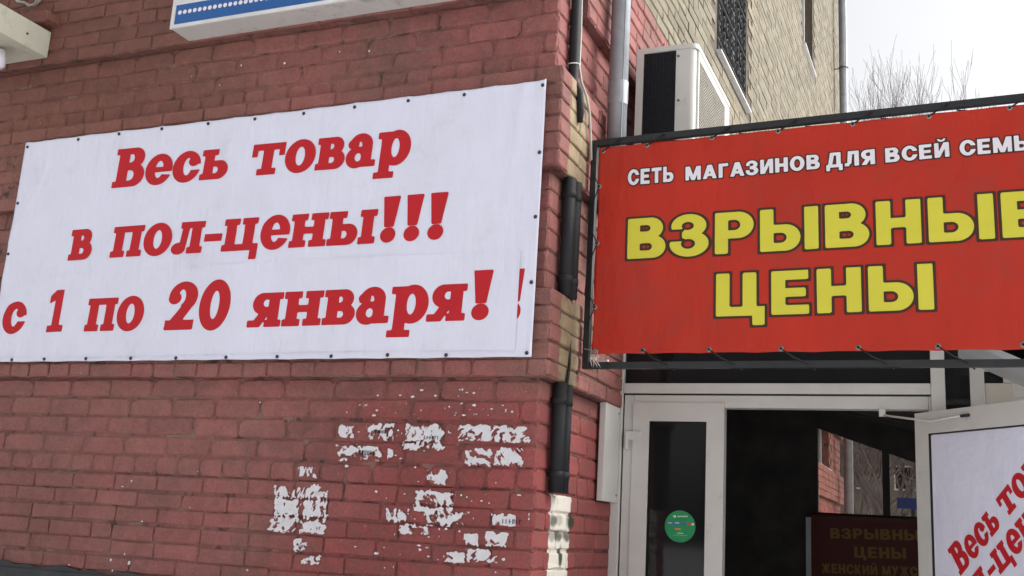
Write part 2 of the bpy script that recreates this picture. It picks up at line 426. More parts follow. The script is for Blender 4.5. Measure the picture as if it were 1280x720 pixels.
def template(L, H):
    kl = 'S' if L > 0.19 else 'H'; kh = 'B' if H > 0.082 else 'L'
    key = (kl, kh)
    if key not in TMPL:
        l0 = 0.255 if kl == 'S' else 0.125; h0 = 0.083 if kh == 'B' else 0.067
        TMPL[key] = []
        for i in range(9):
            v, f = brick_template(l0, h0, 31 * i + hash_(key), 0.013 if kh == 'B' else 0.007, 0.085, 0.0065 if kh == 'B' else 0.0045)
            me = mesh('brick', v, f); me.materials.append(M_BRICK)
            TMPL[key].append((np.array(v), f, me))
        TMPL[key + ('size',)] = (l0, h0)
    l0, h0 = TMPL[key + ('size',)]
    return TMPL[key][rng.randrange(9)], L / l0, H / h0
def hash_(k): return sum(ord(c) * (i + 3) for i, c in enumerate(''.join(k)))

BR = []      # (wall, centre along, z centre, face offset coordinate, L, H, area)
JT = 0.0092
def fill(wall, a0, a1, zr, kind, proud, ofs, skip=None, corner=None):
    """lay one course from a0 to a1 along the wall"""
    z0, h = zr
    step = {'S': 0.2620, 'H': 0.1330}.get(kind)
    a = a0 + ofs; first = True
    lst = []
    if ofs > 0.02: lst.append((a0, a0 + ofs))
    while a < a1 - 0.03:
        if kind in 'TM':
            st = rng.choice((0.262, 0.133, 0.262, 0.262) if kind == 'T' else (0.133, 0.133, 0.133, 0.262))
        else: st = step
        st *= rng.uniform(0.965, 1.035)
        b = min(a + st, a1)
        if a1 - b < 0.045: b = a1
        lst.append((a, b)); a = b
    for (p, q) in lst:
        if q - p < 0.03: continue
        m = (p + q) / 2
        if skip and skip(p, q, z0, z0 + h): continue
        BR.append((wall, m, z0 + h / 2 + rng.uniform(-0.0022, 0.0022) + 0.0025 * math.sin(m * 2.3 + z0 * 31), proud, q - p - JT, h - JT * rng.uniform(0.85, 1.1)))
def skip_front(p, q, z0, z1):
    if p < -1.85 and q > -4.60 and z1 > 2.34 and z0 < 3.50: return True         # wholly behind the vinyl
    if z0 > 3.95 and p > -3.55 and z0 > 4.12: return True                       # behind the light box and out of frame
    u, v, d = proj((p if p > -3 else q, YF, z0)); return u < -60 or v < -70
def skip_side(p, q, z0, z1):
    X = XS
    for w in WIN:
        if q > w[0] - 0.005 and p < w[1] + 0.005 and z1 > w[2] + 0.01 and z0 < w[3] - 0.01: return True
    if p > 5.12 and z1 < 3.6 and p < 10.5: return True                           # inside and behind the vestibule
    u, v, d = proj((X, q, z0)); u2, v2, d2 = proj((X, p, z1))
    if u < -40 or v < -40 or u2 > 1300: return True
    if p > 5.2 and v2 > 440 and p < 12.0: return True
    if p > 7 and v2 > 200 and v < 520: return True
    return False
for i, (z0, h, kind, proud) in enumerate(ROWS):
    e = XS + proud
    if z0 > 3.999: e = XS
    fill('F', -5.75, e, (z0, h), kind, proud, [0.0, 0.131][i % 2] if kind != 'H' else 0.04, skip_front)
    s0 = YF - proud
    if z0 > 3.999: s0 = 4.36
    # the course on the return starts half a brick out of step with the front
    fill('R', s0 + (0.0015 if True else 0), YEND, (z0, h), 'S' if kind in 'SM' else kind, proud, [0.125, 0.0][i % 2] if kind != 'H' else 0.0, skip_side)
z = 4.55
i = 0
while z < 11.9:
    fill('R', 4.36, YEND, (z, 0.0765), 'S', PR, [0.125, 0.0][i % 2], skip_side)
    z += 0.0765; i += 1
def spots(b):
    wall, m, zc, pr, L, H = b
    if wall == 'F':
        a, c = proj((m - L / 2, YF - pr, zc)), proj((m + L / 2, YF - pr, zc)); d, e = proj((m, YF - pr, zc - H / 2)), proj((m, YF - pr, zc + H / 2))
    else:
        X = XS + pr
        a, c = proj((X, m - L / 2, zc)), proj((X, m + L / 2, zc)); d, e = proj((X, m, zc - H / 2)), proj((X, m, zc + H / 2))
    mid = ((a[0] + c[0]) / 2, (a[1] + c[1]) / 2)
    area = abs((c[0] - a[0]) * (e[1] - d[1]))
    inside = -5 < mid[0] < 1285 and -3 < mid[1] < 723
    return area if inside else 0.0
BR.sort(key=spots, reverse=True)
small_v, small_f, small_r = [], [], []
for k, (wall, m, zc, pr, L, H) in enumerate(BR):
    (tv, tf, me), sx, sz = template(L, H)
    push = rng.uniform(-0.003, 0.0025)
    if wall == 'F': loc, rot = (m, YF - pr - push * 0.7, zc), 0.0
    else: loc, rot = (XS + pr + push * 0.7, m, zc), math.pi / 2
    tilt = rng.uniform(-0.006, 0.006)
    if k < 300:
        o = bpy.data.objects.new('brick', me); COL.objects.link(o)
        par = front_wall if wall == 'F' else side_wall
        o.parent = par; o.matrix_parent_inverse = Matrix.Identity(4)
        o.location = Vector(loc); o.rotation_euler = (0, tilt if wall == 'F' else 0, rot)
        o.scale = (sx, 1, sz)
    else:
        far = wall == 'R' and m > 6.3
        if far:
            hl, hh = L / 2, H / 2; j = lambda: rng.uniform(-0.003, 0.003)
            P = np.array([(-hl + j(), 0, -hh + j()), (hl + j(), 0, -hh + j()), (hl + j(), 0, hh + j()), (-hl + j(), 0, hh + j()), (-hl, .03, -hh), (hl, .03, -hh), (hl, .03, hh), (-hl, .03, hh)])
            F = [(0, 1, 2, 3), (0, 4, 5, 1), (1, 5, 6, 2), (2, 6, 7, 3), (3, 7, 4, 0)]
        else:
            P = tv * np.array([sx, 1, sz]); F = tf
        if wall == 'F': Q = P + np.array(loc)
        else: Q = np.stack([-P[:, 1], P[:, 0], P[:, 2]], 1) + np.array(loc)
        b0 = len(small_v); small_v += Q.tolist(); small_f += [tuple(a + b0 for a in f) for f in F]
        small_r += [rng.random()] * len(F)
me = mesh('brickwork', small_v, small_f)
at = me.attributes.new('rnd', 'FLOAT', 'FACE'); at.data.foreach_set('value', small_r)
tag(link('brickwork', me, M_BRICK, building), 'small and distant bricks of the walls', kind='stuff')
# one brick standing out of the wall, upper left
pv = onY(58, 18, 4.0)
(tv, tf, me), sx, sz = template(0.12, 0.07)
o = bpy.data.objects.new('brick', me); COL.objects.link(o); o.parent = front_wall; o.location = (-4.72, 3.965, 4.262); o.scale = (1.5, 1.3, 1.05); tag(o, 'single brick jutting out of the wall')

# side windows
def side_window(w, plane, grille):
    y0, y1, z0, z1 = w
    f = MB(); X = plane - 0.10
    f.box(X - 0.05, X, y0 + 0.002, y0 + 0.07, z0 + .002, z1 - .002); f.box(X - 0.05, X, y1 - 0.07, y1 - .002, z0 + .002, z1 - .002)
    f.box(X - 0.049, X - 0.001, y0 + 0.07, y1 - 0.07, z0 + .002, z0 + 0.07); f.box(X - 0.049, X - 0.001, y0 + 0.07, y1 - 0.07, z1 - 0.07, z1 - .002)
    mid = (y0 + y1) / 2
    f.box(X - 0.048, X - 0.002, mid - 0.03, mid + 0.03, z0 + 0.07, z1 - 0.07)
    wf = f.build('window', M_WINWHITE, building)
    g = MB(); g.box(X - 0.03, X - 0.02, y0 + 0.065, y1 - 0.065, z0 + 0.065, z1 - 0.065); g.build('pane', M_GLASS_DARK, wf)
    s = MB(); s.box(plane - 0.095, plane + 0.035, y0 - 0.03, y1 + 0.03, z0 - 0.016, z0 + 0.001); s.build('sill', M_WINWHITE, wf)
    if grille:
        q = MB(); Xg = plane - 0.012
        for k in range(9):
            yy = y0 + 0.04 + k * (y1 - y0 - 0.08) / 8
            q.tube([(Xg, yy, z0 + 0.01), (Xg, yy, z1 - 0.01)], 0.009, 5)
        for zz in np.arange(z0 + 0.12, z1, 0.34):
            q.tube([(Xg, y0 + 0.01, zz), (Xg, y1 - 0.01, zz)], 0.010, 5)
            for k in range(8):
                yc = y0 + 0.04 + (k + 0.5) * (y1 - y0 - 0.08) / 8
                for zc, rr_ in ((zz + 0.085, 0.058), (zz + 0.225, 0.05)):
                    pts = [(Xg + 0.004, yc + rr_ * (1 - a / 14) * math.cos(a * 0.75) * (1 if k % 2 else -1), zc + rr_ * 1.25 * (1 - a / 14) * math.sin(a * 0.75)) for a in range(12)]
                    q.tube(pts, 0.0085, 4)
        q.build('grille', M_IRON, wf)
side_window(WIN[0], XS + PR, True)
side_window(WIN[1], XS + PR, False)
side_window(WIN[2], XS, False)

# ------------------------------------------------------------------ lettering: glyphs from implicit shapes
class G:
    """implicit plane shape, positive inside"""
    def __init__(s, f): s.f = f
    def __or__(s, o): return G(lambda x, y: np.maximum(s.f(x, y), o.f(x, y)))
    def __and__(s, o): return G(lambda x, y: np.minimum(s.f(x, y), o.f(x, y)))
    def __sub__(s, o): return G(lambda x, y: np.minimum(s.f(x, y), -o.f(x, y)))
    def flip(s, w): return G(lambda x, y: s.f(w - x, y))
def B(x0, y0, x1, y1): return G(lambda x, y: np.minimum(np.minimum(x - x0, x1 - x), np.minimum(y - y0, y1 - y)))
def EL(cx, cy, rx, ry): return G(lambda x, y: (1 - np.sqrt(((x - cx) / rx) ** 2 + ((y - cy) / ry) ** 2)) * min(rx, ry))
def PG(*p):
    cx = sum(a for a, b in p) / len(p); cy = sum(b for a, b in p) / len(p)
    def f(x, y):
        r = None
        for i in range(len(p)):
            (a, b), (c, d) = p[i], p[(i + 1) % len(p)]
            nx, ny = -(d - b), c - a; l = math.hypot(nx, ny)
            if (cx - a) * nx + (cy - b) * ny < 0: nx, ny = -nx, -ny
            e = ((x - a) * nx + (y - b) * ny) / l
            r = e if r is None else np.minimum(r, e)
        return r
    return G(f)
def DB(x0, y0, x1, y1, rx): return B(x0, y0, x1 - rx, y1) | EL(x1 - rx, (y0 + y1) / 2, rx, (y1 - y0) / 2)
SANS = {
 'Е': (B(0, 0, .27, 1) | B(0, 0, .72, .21) | B(0, .4, .66, .6) | B(0, .79, .71, 1), .74),
 'Т': (B(0, .78, .78, 1) | B(.255, 0, .525, 1), .78),
 'Ь': (B(0, 0, .27, 1) | (DB(0, 0, .8, .62, .3) - DB(.27, .19, .53, .43, .12)), .8),
 'Ы': (B(0, 0, .27, 1) | (DB(0, 0, .8, .62, .3) - DB(.27, .19, .53, .43, .12)) | B(.88, 0, 1.15, 1), 1.15),
 'Н': (B(0, 0, .27, 1) | B(.55, 0, .82, 1) | B(.2, .38, .6, .6), .82),
 'И': (B(0, 0, .25, 1) | B(.59, 0, .84, 1) | PG((.06, 0), (.30, 0), (.78, 1), (.54, 1)), .84),
 'Й': (B(0, 0, .25, 1) | B(.59, 0, .84, 1) | PG((.06, 0), (.30, 0), (.78, 1), (.54, 1)) | ((EL(.42, 1.27, .24, .2) - EL(.42, 1.33, .12, .15)) & B(.1, 1.0, .8, 1.27)), .84),
 'М': (B(0, 0, .24, 1) | B(.8, 0, 1.04, 1) | PG((.02, 1), (.4, 0), (.64, 0), (.3, 1)) | PG((.74, 1), (.4, 0), (.64, 0), (1.02, 1)), 1.04),
 'А': (PG((0, 0), (.27, 0), (.62, 1), (.32, 1)) | PG((.67, 0), (.94, 0), (.62, 1), (.32, 1)) | B(.2, .19, .74, .37), .94),
 'Г': (B(0, 0, .27, 1) | B(0, .79, .64, 1), .64),
 'З': (((EL(.36, .73, .37, .29) - EL(.34, .73, .13, .1)) | (EL(.37, .29, .41, .31) - EL(.35, .29, .15, .12))) - B(-.3, .36, .27, .66) | B(.22, .43, .5, .6), .78),
 'О': (EL(.46, .5, .46, .52) - EL(.46, .5, .19, .31), .92),
 'С': (EL(.46, .5, .46, .52) - EL(.46, .5, .19, .31) - B(.5, .38, 1.2, .63), .88),
 'В': (B(0, 0, .27, 1) | (DB(0, .47, .77, 1, .27) - DB(.27, .66, .5, .82, .08)) | (DB(0, 0, .83, .55, .28) - DB(.27, .19, .54, .37, .09)), .83),
 'Р': (B(0, 0, .27, 1) | (DB(0, .36, .79, 1, .32) - DB(.27, .56, .52, .81, .12)), .79),
 'Д': (B(0, -.22, .22, .2) | B(.74, -.22, .96, .2) | B(0, 0, .96, .2) | B(.6, 0, .86, 1) | B(.24, .8, .86, 1) | PG((.1, .1), (.34, .1), (.5, 1), (.24, 1)), .96),
 'Л': (B(.56, 0, .83, 1) | B(.2, .79, .83, 1) | PG((.14, .06), (.38, .16), (.47, 1), (.2, 1)) | B(0, 0, .27, .21), .83),
 'Я': ((DB(0, .36, .79, 1, .32) - DB(.27, .57, .52, .81, .12)).flip(.79) | B(.52, 0, .79, 1) | PG((0, 0), (.3, 0), (.56, .42), (.28, .42)), .79),
 'Ц': (B(0, 0, .27, 1) | B(.53, 0, .8, 1) | B(0, 0, .96, .21) | B(.72, -.22, .96, .2), .96),
 'К': (B(0, 0, .27, 1) | PG((.2, .45), (.45, .62), (.8, 0), (.5, 0)) | PG((.2, .4), (.45, .4), (.78, 1), (.5, 1)), .8),
 'Ж': (B(.44, 0, .68, 1) | PG((0, 0), (.28, 0), (.52, .6), (.4, .6)) | PG((1.12, 0), (.84, 0), (.6, .6), (.72, .6)) | PG((.02, 1), (.3, 1), (.52, .4), (.4, .4)) | PG((1.1, 1), (.82, 1), (.6, .4), (.72, .4)), 1.12),
 'У': (PG((0, 1), (.3, 1), (.56, .35), (.36, .3)) | PG((.86, 1), (.58, 1), (.12, 0), (.4, 0)), .86),
}
_mz = B(.12, 0, .40, 1)
SLAB = {
 'п': (B(.1, 0, .39, 1) | B(.74, 0, 1.03, 1) | B(0, .84, 1.13, 1) | B(0, 0, .49, .16) | B(.64, 0, 1.13, .16), 1.13),
 'н': (B(.1, 0, .39, 1) | B(.74, 0, 1.03, 1) | B(0, .84, .49, 1) | B(.64, .84, 1.13, 1) | B(0, 0, .49, .16) | B(.64, 0, 1.13, .16) | B(.3, .42, .85, .58), 1.13),
 'т': (B(.39, 0, .69, 1) | B(0, .83, 1.08, 1) | B(0, .62, .14, 1) | B(.94, .62, 1.08, 1) | B(.24, 0, .84, .16), 1.08),
 'о': (EL(.49, .5, .49, .53) - EL(.49, .5, .18, .37), .98),
 'с': ((EL(.46, .5, .46, .53) - EL(.49, .5, .17, .37)) - B(.52, .34, 1.2, .60) | EL(.70, .68, .16, .15), .9),
 'е': ((EL(.46, .5, .46, .53) - EL(.47, .5, .17, .37)) | B(.2, .43, .88, .56)) - PG((.5, .43), (1.2, .43), (1.2, .22), (.5, .30)),
 'в': (B(.1, 0, .38, 1) | B(0, 0, .4, .16) | B(0, .84, .4, 1) | (DB(.1, .46, .82, 1, .26) - DB(.37, .60, .55, .85, .1)) | (DB(.1, 0, .9, .56, .28) - DB(.37, .15, .61, .41, .12)), .9),
 'ь': (B(.1, 0, .38, 1) | B(0, .84, .5, 1) | B(0, 0, .4, .16) | (DB(.1, 0, .88, .6, .28) - DB(.37, .15, .6, .45, .13)), .88),
 'ы': (B(.1, 0, .38, 1) | B(0, .84, .5, 1) | B(0, 0, .4, .16) | (DB(.1, 0, .88, .6, .28) - DB(.37, .15, .6, .45, .13)) | B(1.06, 0, 1.34, 1) | B(.97, 0, 1.44, .16) | B(.97, .84, 1.44, 1), 1.44),
 'а': ((B(.48, 0, .76, .72) | B(.48, 0, .9, .16) | ((EL(.41, .67, .35, .36) - EL(.36, .64, .13, .21)) & B(0, .62, 1, 1.2)) | (EL(.31, .29, .31, .32) - EL(.36, .29, .13, .17)) | EL(.18, .73, .15, .13)), .9),
 'р': (B(.1, -.42, .38, 1) | B(-.02, .84, .3, 1) | B(-.04, -.42, .54, -.27) | ((EL(.56, .5, .42, .53) - EL(.53, .5, .15, .37)) & B(.25, -.2, 1.2, 1.2)), .98),
 'л': (B(.65, 0, .94, 1) | B(.55, 0, 1.04, .16) | B(.24, .84, 1.04, 1) | PG((.26, .12), (.44, .12), (.53, 1), (.33, 1)) | EL(.22, .15, .22, .17), 1.04),
 'ц': (B(.1, 0, .39, 1) | B(.72, 0, 1.01, 1) | B(0, .84, .48, 1) | B(.62, .84, 1.1, 1) | B(0, 0, 1.2, .16) | B(1.0, -.3, 1.2, .1), 1.2),
 'я': (B(.55, 0, .83, 1) | B(.47, 0, .93, .16) | B(.5, .84, .93, 1) | ((DB(.1, .4, .88, 1, .28) - DB(.37, .56, .6, .85, .13)).flip(.93)) | PG((.02, 0), (.3, 0), (.58, .45), (.32, .45)) | B(-.06, 0, .28, .16), .93),
 'В': (B(.12, 0, .45, 1.36) | B(0, 0, .5, .17) | B(0, 1.19, .5, 1.36) | (DB(.12, .66, 1.0, 1.36, .33) - DB(.44, .82, .68, 1.2, .13)) | (DB(.12, 0, 1.08, .76, .36) - DB(.44, .17, .75, .60, .16)), 1.08),
 '1': (B(.25, 0, .56, 1.36) | B(.05, 0, .76, .17) | PG((0, .98), (.3, 1.10), (.3, 1.36), (.22, 1.36), (0, 1.18)), .78),
 '2': ((((EL(.46, .96, .45, .43) - EL(.42, .96, .15, .27)) & (B(-1, .93, 2, 2) | B(.46, .5, 2, 2))) | PG((0, .06), (.38, .06), (.86, .78), (.52, .72)) | B(0, 0, .9, .24) | EL(.19, .92, .18, .15)), .93),
 '0': (EL(.47, .68, .47, .71) - EL(.47, .68, .165, .50), .94),
 '!': (PG((.21, .47), (.45, .47), (.56, 1.36), (.10, 1.36)) | EL(.33, .20, .205, .205), .62),
 '-': (B(0, .36, .56, .55), .56),
}
SLAB['е'] = (SLAB['е'], .9) if isinstance(SLAB['е'], G) else SLAB['е']

def glyph_mesh(g, x0, x1, y0, y1, res, off=0.0):
    """filled outline as faces: whole cells merged along rows, border cells cut (marching squares)"""
    nx = int(math.ceil((x1 - x0) / res)) + 1; ny = int(math.ceil((y1 - y0) / res)) + 1
    xs = x0 + np.arange(nx) * res; ys = y0 + np.arange(ny) * res
    X, Y = np.meshgrid(xs, ys); F = g.f(X, Y) + off; F = np.where(F == 0, 1e-6, F)
    vs, fs = [], []
    def add(p):
        k = len(vs); vs.extend(p); fs.append(tuple(range(k, k + len(p))))
    IN = F > 0
    for j in range(ny - 1):
        run = None
        for i in range(nx - 1):
            c = (IN[j, i], IN[j, i + 1], IN[j + 1, i + 1], IN[j + 1, i])
            full = all(c)
            if full:
                if run is None: run = i
                if i - run < 5 and i < nx - 2: continue
                add([(xs[run], ys[j]), (xs[i + 1], ys[j]), (xs[i + 1], ys[j + 1]), (xs[run], ys[j + 1])]); run = None; continue
            if run is not None:
                add([(xs[run], ys[j]), (xs[i], ys[j]), (xs[i], ys[j + 1]), (xs[run], ys[j + 1])]); run = None
            if not any(c): continue
            P = [(xs[i], ys[j], F[j, i]), (xs[i + 1], ys[j], F[j, i + 1]), (xs[i + 1], ys[j + 1], F[j + 1, i + 1]), (xs[i], ys[j + 1], F[j + 1, i])]
            poly = []
            for a in range(4):
                p, q = P[a], P[(a + 1) % 4]
                if p[2] > 0: poly.append((p[0], p[1]))
                if (p[2] > 0) != (q[2] > 0):
                    t = p[2] / (p[2] - q[2]); poly.append((p[0] + t * (q[0] - p[0]), p[1] + t * (q[1] - p[1])))
            if len(poly) >= 3: add(poly)
    return vs, fs
def set_text(text, font, p0, p1, xh, place, mat, parent, shear=0.0, gap=0.11, out=None, res=0.034, name='letter', space=0.45, fat=0.0):
    """p0, p1: (s, t) of the baseline's ends on a plane; place(s, t, lift) -> world point"""
    tot = sum(space if ch == ' ' else font[ch][1] for ch in text) + gap * (len(text) - 1)
    L = math.hypot(p1[0] - p0[0], p1[1] - p0[1]); ex = ((p1[0] - p0[0]) / L, (p1[1] - p0[1]) / L); ey = (-ex[1], ex[0])
    kx = L / tot; a = 0.0
    for ch in text:
        if ch == ' ': a += space + gap; continue
        g, w = font[ch]
        def world(q, lift):
            x = (a + q[0]) * kx + shear * q[1] * xh; y = q[1] * xh
            return place(p0[0] + ex[0] * x + ey[0] * y, p0[1] + ex[1] * x + ey[1] * y, lift)
        v, f = glyph_mesh(g, -.16, w + .16, -.55, 1.5, res, fat)
        o = link(name, mesh(name, [world(q, 1.0) for q in v], f), mat, parent)
        if out:
            v, f = glyph_mesh(g, -.2, w + .2, -.55, 1.55, res, out[0])
            link('letter_outline', mesh('letter_outline', [world(q, 0.5) for q in v], f), out[1], o)
        a += w + gap

# ------------------------------------------------------------------ white banner on the front wall
YB = 4.030
BX0, BX1, BZ0, BZ1 = -4.700, -1.628, 2.307, 3.532
def sag(x, z):
    """shallow ripples of the stretched vinyl (metres towards the viewer)"""
    t = (z - BZ0) / (BZ1 - BZ0); s = (x - BX0) / (BX1 - BX0)
    edge = max(0.0, 1 - abs(t - 0) / 0.28)
    d = 0.0018 * math.sin(x * 27 + 1.5 * math.sin(z * 4)) * edge ** 1.5
    d += 0.0022 * math.sin(x * 3.1 + z * 2.3) + 0.0014 * math.sin(x * 7.7 - z * 5.0 + 1)
    d += 0.0030 * math.exp(-((z - 2.77 - 0.03 * math.sin(x * 3)) / 0.02) ** 2) * (0.5 + 0.5 * math.sin(x * 2.2 + 1))
    d += 0.0050 * math.exp(-(((x - BX1) + 0.10 + 0.25 * (BZ1 - z) * .4) / 0.03) ** 2) * math.exp(-((z - BZ1) / 0.6) ** 2)
    d += 0.004 * math.exp(-((x + 4.62 - 0.1 * math.sin(z * 6)) / 0.025) ** 2)
    d += 0.003 * math.exp(-((x + 2.02 + 0.2 * (z - 2.6)) / 0.02) ** 2) * t
    for i, xf in enumerate((-4.34, -3.86, -3.31, -2.78, -2.30, -1.86)):
        d += 0.0022 * math.exp(-((x - xf - 0.02 * math.sin(z * 5 + i)) / 0.014) ** 2) * (0.5 + 0.5 * math.sin(z * 3.1 + i * 1.7))
    d += 0.0020 * math.exp(-((z - 2.96 - 0.012 * math.sin(x * 4)) / 0.012) ** 2) * (0.5 + 0.5 * math.sin(x * 3.7))
    return d
EYX = [onY(u, v, YB)[0] for (u, v) in ((35, 184), (99, 175), (150, 168), (203, 161.5), (261, 155), (319, 149), (380, 142), (444, 134.5), (511, 126.5), (581, 119), (679, 107))]
EYB = [onY(u, v, YB)[0] for (u, v) in ((16, 450), (56, 449), (108, 448.5), (164, 448), (221.5, 448), (284, 447), (347, 446), (414.5, 445.5), (485, 444), (558, 444), (659, 441.5))]
_sag0 = sag
def sag(x, z):
    d = _sag0(x, z)
    for k, e in enumerate(EYX):
        h = BZ1 - z; a = x - e - (0.25 * math.sin(k * 2.1)) * h
        if abs(a) < 0.08 and h < 0.5: d += 0.0042 * math.exp(-(a / (0.010 + 0.05 * h)) ** 2) * math.exp(-h / 0.13)
    for k, e in enumerate(EYB):
        h = z - BZ0; a = x - e - (0.22 * math.sin(k * 1.3 + 1)) * h
        if abs(a) < 0.10 and h < 0.6: d += 0.0052 * math.exp(-(a / (0.011 + 0.05 * h)) ** 2) * math.exp(-h / 0.17)
    return d
def bpt(x, z, lift): return (x, YB - sag(x, z) - 0.0022 * lift, z)
nx, nz = 300, 90
vs, fs = [], []
for j in range(nz + 1):
    for i in range(nx + 1):
        x = BX0 + (BX1 - BX0) * i / nx; z = BZ0 + (BZ1 - BZ0) * j / nz
        scal = 0.0
        if j == nz: scal = -0.004 * abs(math.sin(math.pi * (x - BX0) / 0.235))
        if j == 0: scal = 0.002 * abs(math.sin(math.pi * (x - BX0) / 0.235))
        if j == nz and i == nx: scal += 0.006
        vs.append((x, YB - sag(x, z), z + scal + (0.010 * (i / nx) * (j / nz))))
for j in range(nz):
    for i in range(nx):
        a = j * (nx + 1) + i; fs.append((a, a + 1, a + nx + 2, a + nx + 1))
wb = link('white_banner', mesh('white_banner', vs, fs, True), M_VINYL)
md = wb.modifiers.new('thickness', 'SOLIDIFY'); md.thickness = 0.0012; md.offset = 1 if False else -1
tag(wb, 'white vinyl sale banner with red Cyrillic lettering screwed to the brick wall', 'banner')
def wtxt(text, u0, v0, u1, v1, xh, lift=1.0, gap=0.09):
    a, b = onY(u0, v0, YB), onY(u1, v1, YB)
    set_text(text, SLAB, (a[0], a[2]), (b[0], b[2]), xh, lambda s, t, l: bpt(s, t, l * lift), M_RED, wb, shear=0.05, gap=gap, fat=0.028)
def zh(u, v0, v1, Y=YB): return abs(onY(u, v0, Y)[2] - onY(u, v1, Y)[2])
wtxt('Весь', 140.5, 234.5, 282, 222, zh(250, 191, 226))
wtxt('товар', 312, 219, 510, 203, zh(430, 172, 210))
wtxt('в', 85, 325, 112, 323, zh(100, 288, 324))
wtxt('пол-цены!!!', 138, 321.5, 556, 298, zh(290, 274, 312))
# sewn-on patch that carries the last line
px0, px1 = onY(1, 400, YB)[0], onY(647.5, 380, YB)[0]
pz0, pz1 = onY(400, 441, YB)[2], onY(400, 326, YB)[2]
vs, fs = [], []
for j in range(21):
    for i in range(91):
        x = px0 + (px1 - px0) * i / 90
        zt = pz1 + 0.01 * math.sin(x * 1.7); zb = pz0 + 0.006 * math.sin(x * 2.3 + 1)
        z = zb + (zt - zb) * j / 20
        lift = 0.85
        if j == 0 or i == 90: lift = 1.7 + 0.4 * math.sin(x * 9)
        elif j == 20: lift = 1.25 + 0.3 * math.sin(x * 7)
        vs.append(bpt(x, z, lift))
for j in range(20):
    for i in range(90):
        a = j * 91 + i; fs.append((a, a + 1, a + 92, a + 91))
tag(link('patch', mesh('patch', vs, fs, True), M_VINYL, wb), 'overlaid white vinyl strip carrying the bottom line')
a = onY(637, 399, YB); b = onY(652, 398.5, YB)
set_text('!', SLAB, (a[0], a[2]), (b[0], b[2]), zh(640, 352, 398), lambda s, t, l: bpt(s, t, l * 0.45), M_RED, wb, shear=0.05)
LF = 1.45
wtxt('с', 1, 416, 28, 415, zh(15, 379, 415), LF)
wtxt('1', 57, 414.5, 77, 413.5, zh(65, 377, 414), LF)
wtxt('по', 106, 413.5, 176, 411.5, zh(140, 373, 412), LF)
wtxt('20', 206, 412, 283, 410, zh(240, 368, 410), LF, 0.14)
wtxt('января!', 312, 408.5, 613, 398.5, zh(450, 361, 403), LF)
# screws through the eyelets
scr = MB()
n = 12
scr.add([(0.009 * math.cos(2 * math.pi * k / n), 0, 0.009 * math.sin(2 * math.pi * k / n)) for k in range(n)] + [(0.006 * math.cos(2 * math.pi * k / n), -0.005, 0.006 * math.sin(2 * math.pi * k / n)) for k in range(n)],
        [(k, (k + 1) % n, n + (k + 1) % n, n + k)[::-1] for k in range(n)] + [tuple(range(n, 2 * n))[::-1]])
scr_me = mesh('screw', scr.v, scr.f); scr_me.materials.append(M_NAIL)
tops_ = [(35, 184), (99, 175), (150, 168), (203, 161.5), (261, 155), (319, 149), (380, 142), (444, 134.5), (511, 126.5), (581, 119), (679, 107)]
bots_ = [(16, 450), (56, 449), (108, 448.5), (164, 448), (221.5, 448), (284, 447), (347, 446), (414.5, 445.5), (485, 444), (558, 444), (659, 441.5)]
sides_ = [(22, 254), (10.5, 317.5), (674.5, 190.5), (669.5, 271), (664.5, 353)]
for (u, v) in tops_ + bots_ + sides_:
    p = onY(u, v, YB); o = link('screw', scr_me, None, wb); o.location = bpt(p[0], p[2], 0.6); 

# ------------------------------------------------------------------ red banner, its frame and lacing
YR = 4.42
frame = empty('banner_frame', (-1.5, YR, 2.3), 'black steel tube frame behind the red banner at the entrance', 'frame')
ft = onY(735, 178, YR); fb = onY(729, 458, YR); tr_ = onY(1280, 119, YR)
FXR = 0.62
slope = (tr_[2] - ft[2]) / (tr_[0] - ft[0])
def ftop(x): return ft[2] + slope * (x - ft[0])
FX0 = -1.548
fb_z = 2.338
mb = MB(); mb.box(FX0, FX0 + 0.03, YR + 0.012, YR + 0.042, fb_z - 0.015, ftop(FX0) + 0.014, 0.004); mb.build('post', M_STEEL, frame)
mb = MB(); mb.box(FXR, FXR + 0.03, YR + 0.012, YR + 0.042, fb_z - 0.015, ftop(FXR) + 0.014, 0.004); mb.build('post', M_STEEL, frame)
for zz0, zz1 in ((fb_z, fb_z), (ftop(FX0), ftop(FXR))):
    mb = MB(); x0, x1 = FX0 + 0.0305, FXR - 0.0005
    mb.add([(x, y, (zz0 if x == x0 else zz1) + dz) for x in (x0, x1) for y in (YR + 0.013, YR + 0.041) for dz in (-0.0145, 0.0145)],
           [(0, 1, 3, 2), (4, 6, 7, 5), (0, 4, 5, 1), (2, 3, 7, 6), (0, 2, 6, 4), (1, 5, 7, 3)])
    mb.build('rail', M_STEEL, frame)
for x in (-0.9, 0.1):
    mb = MB(); mb.tube([(x, YR + 0.03, fb_z + 0.3), (x, 5.08, fb_z + 0.33)], 0.012, 8); mb.build('bracket', M_STEEL, frame)

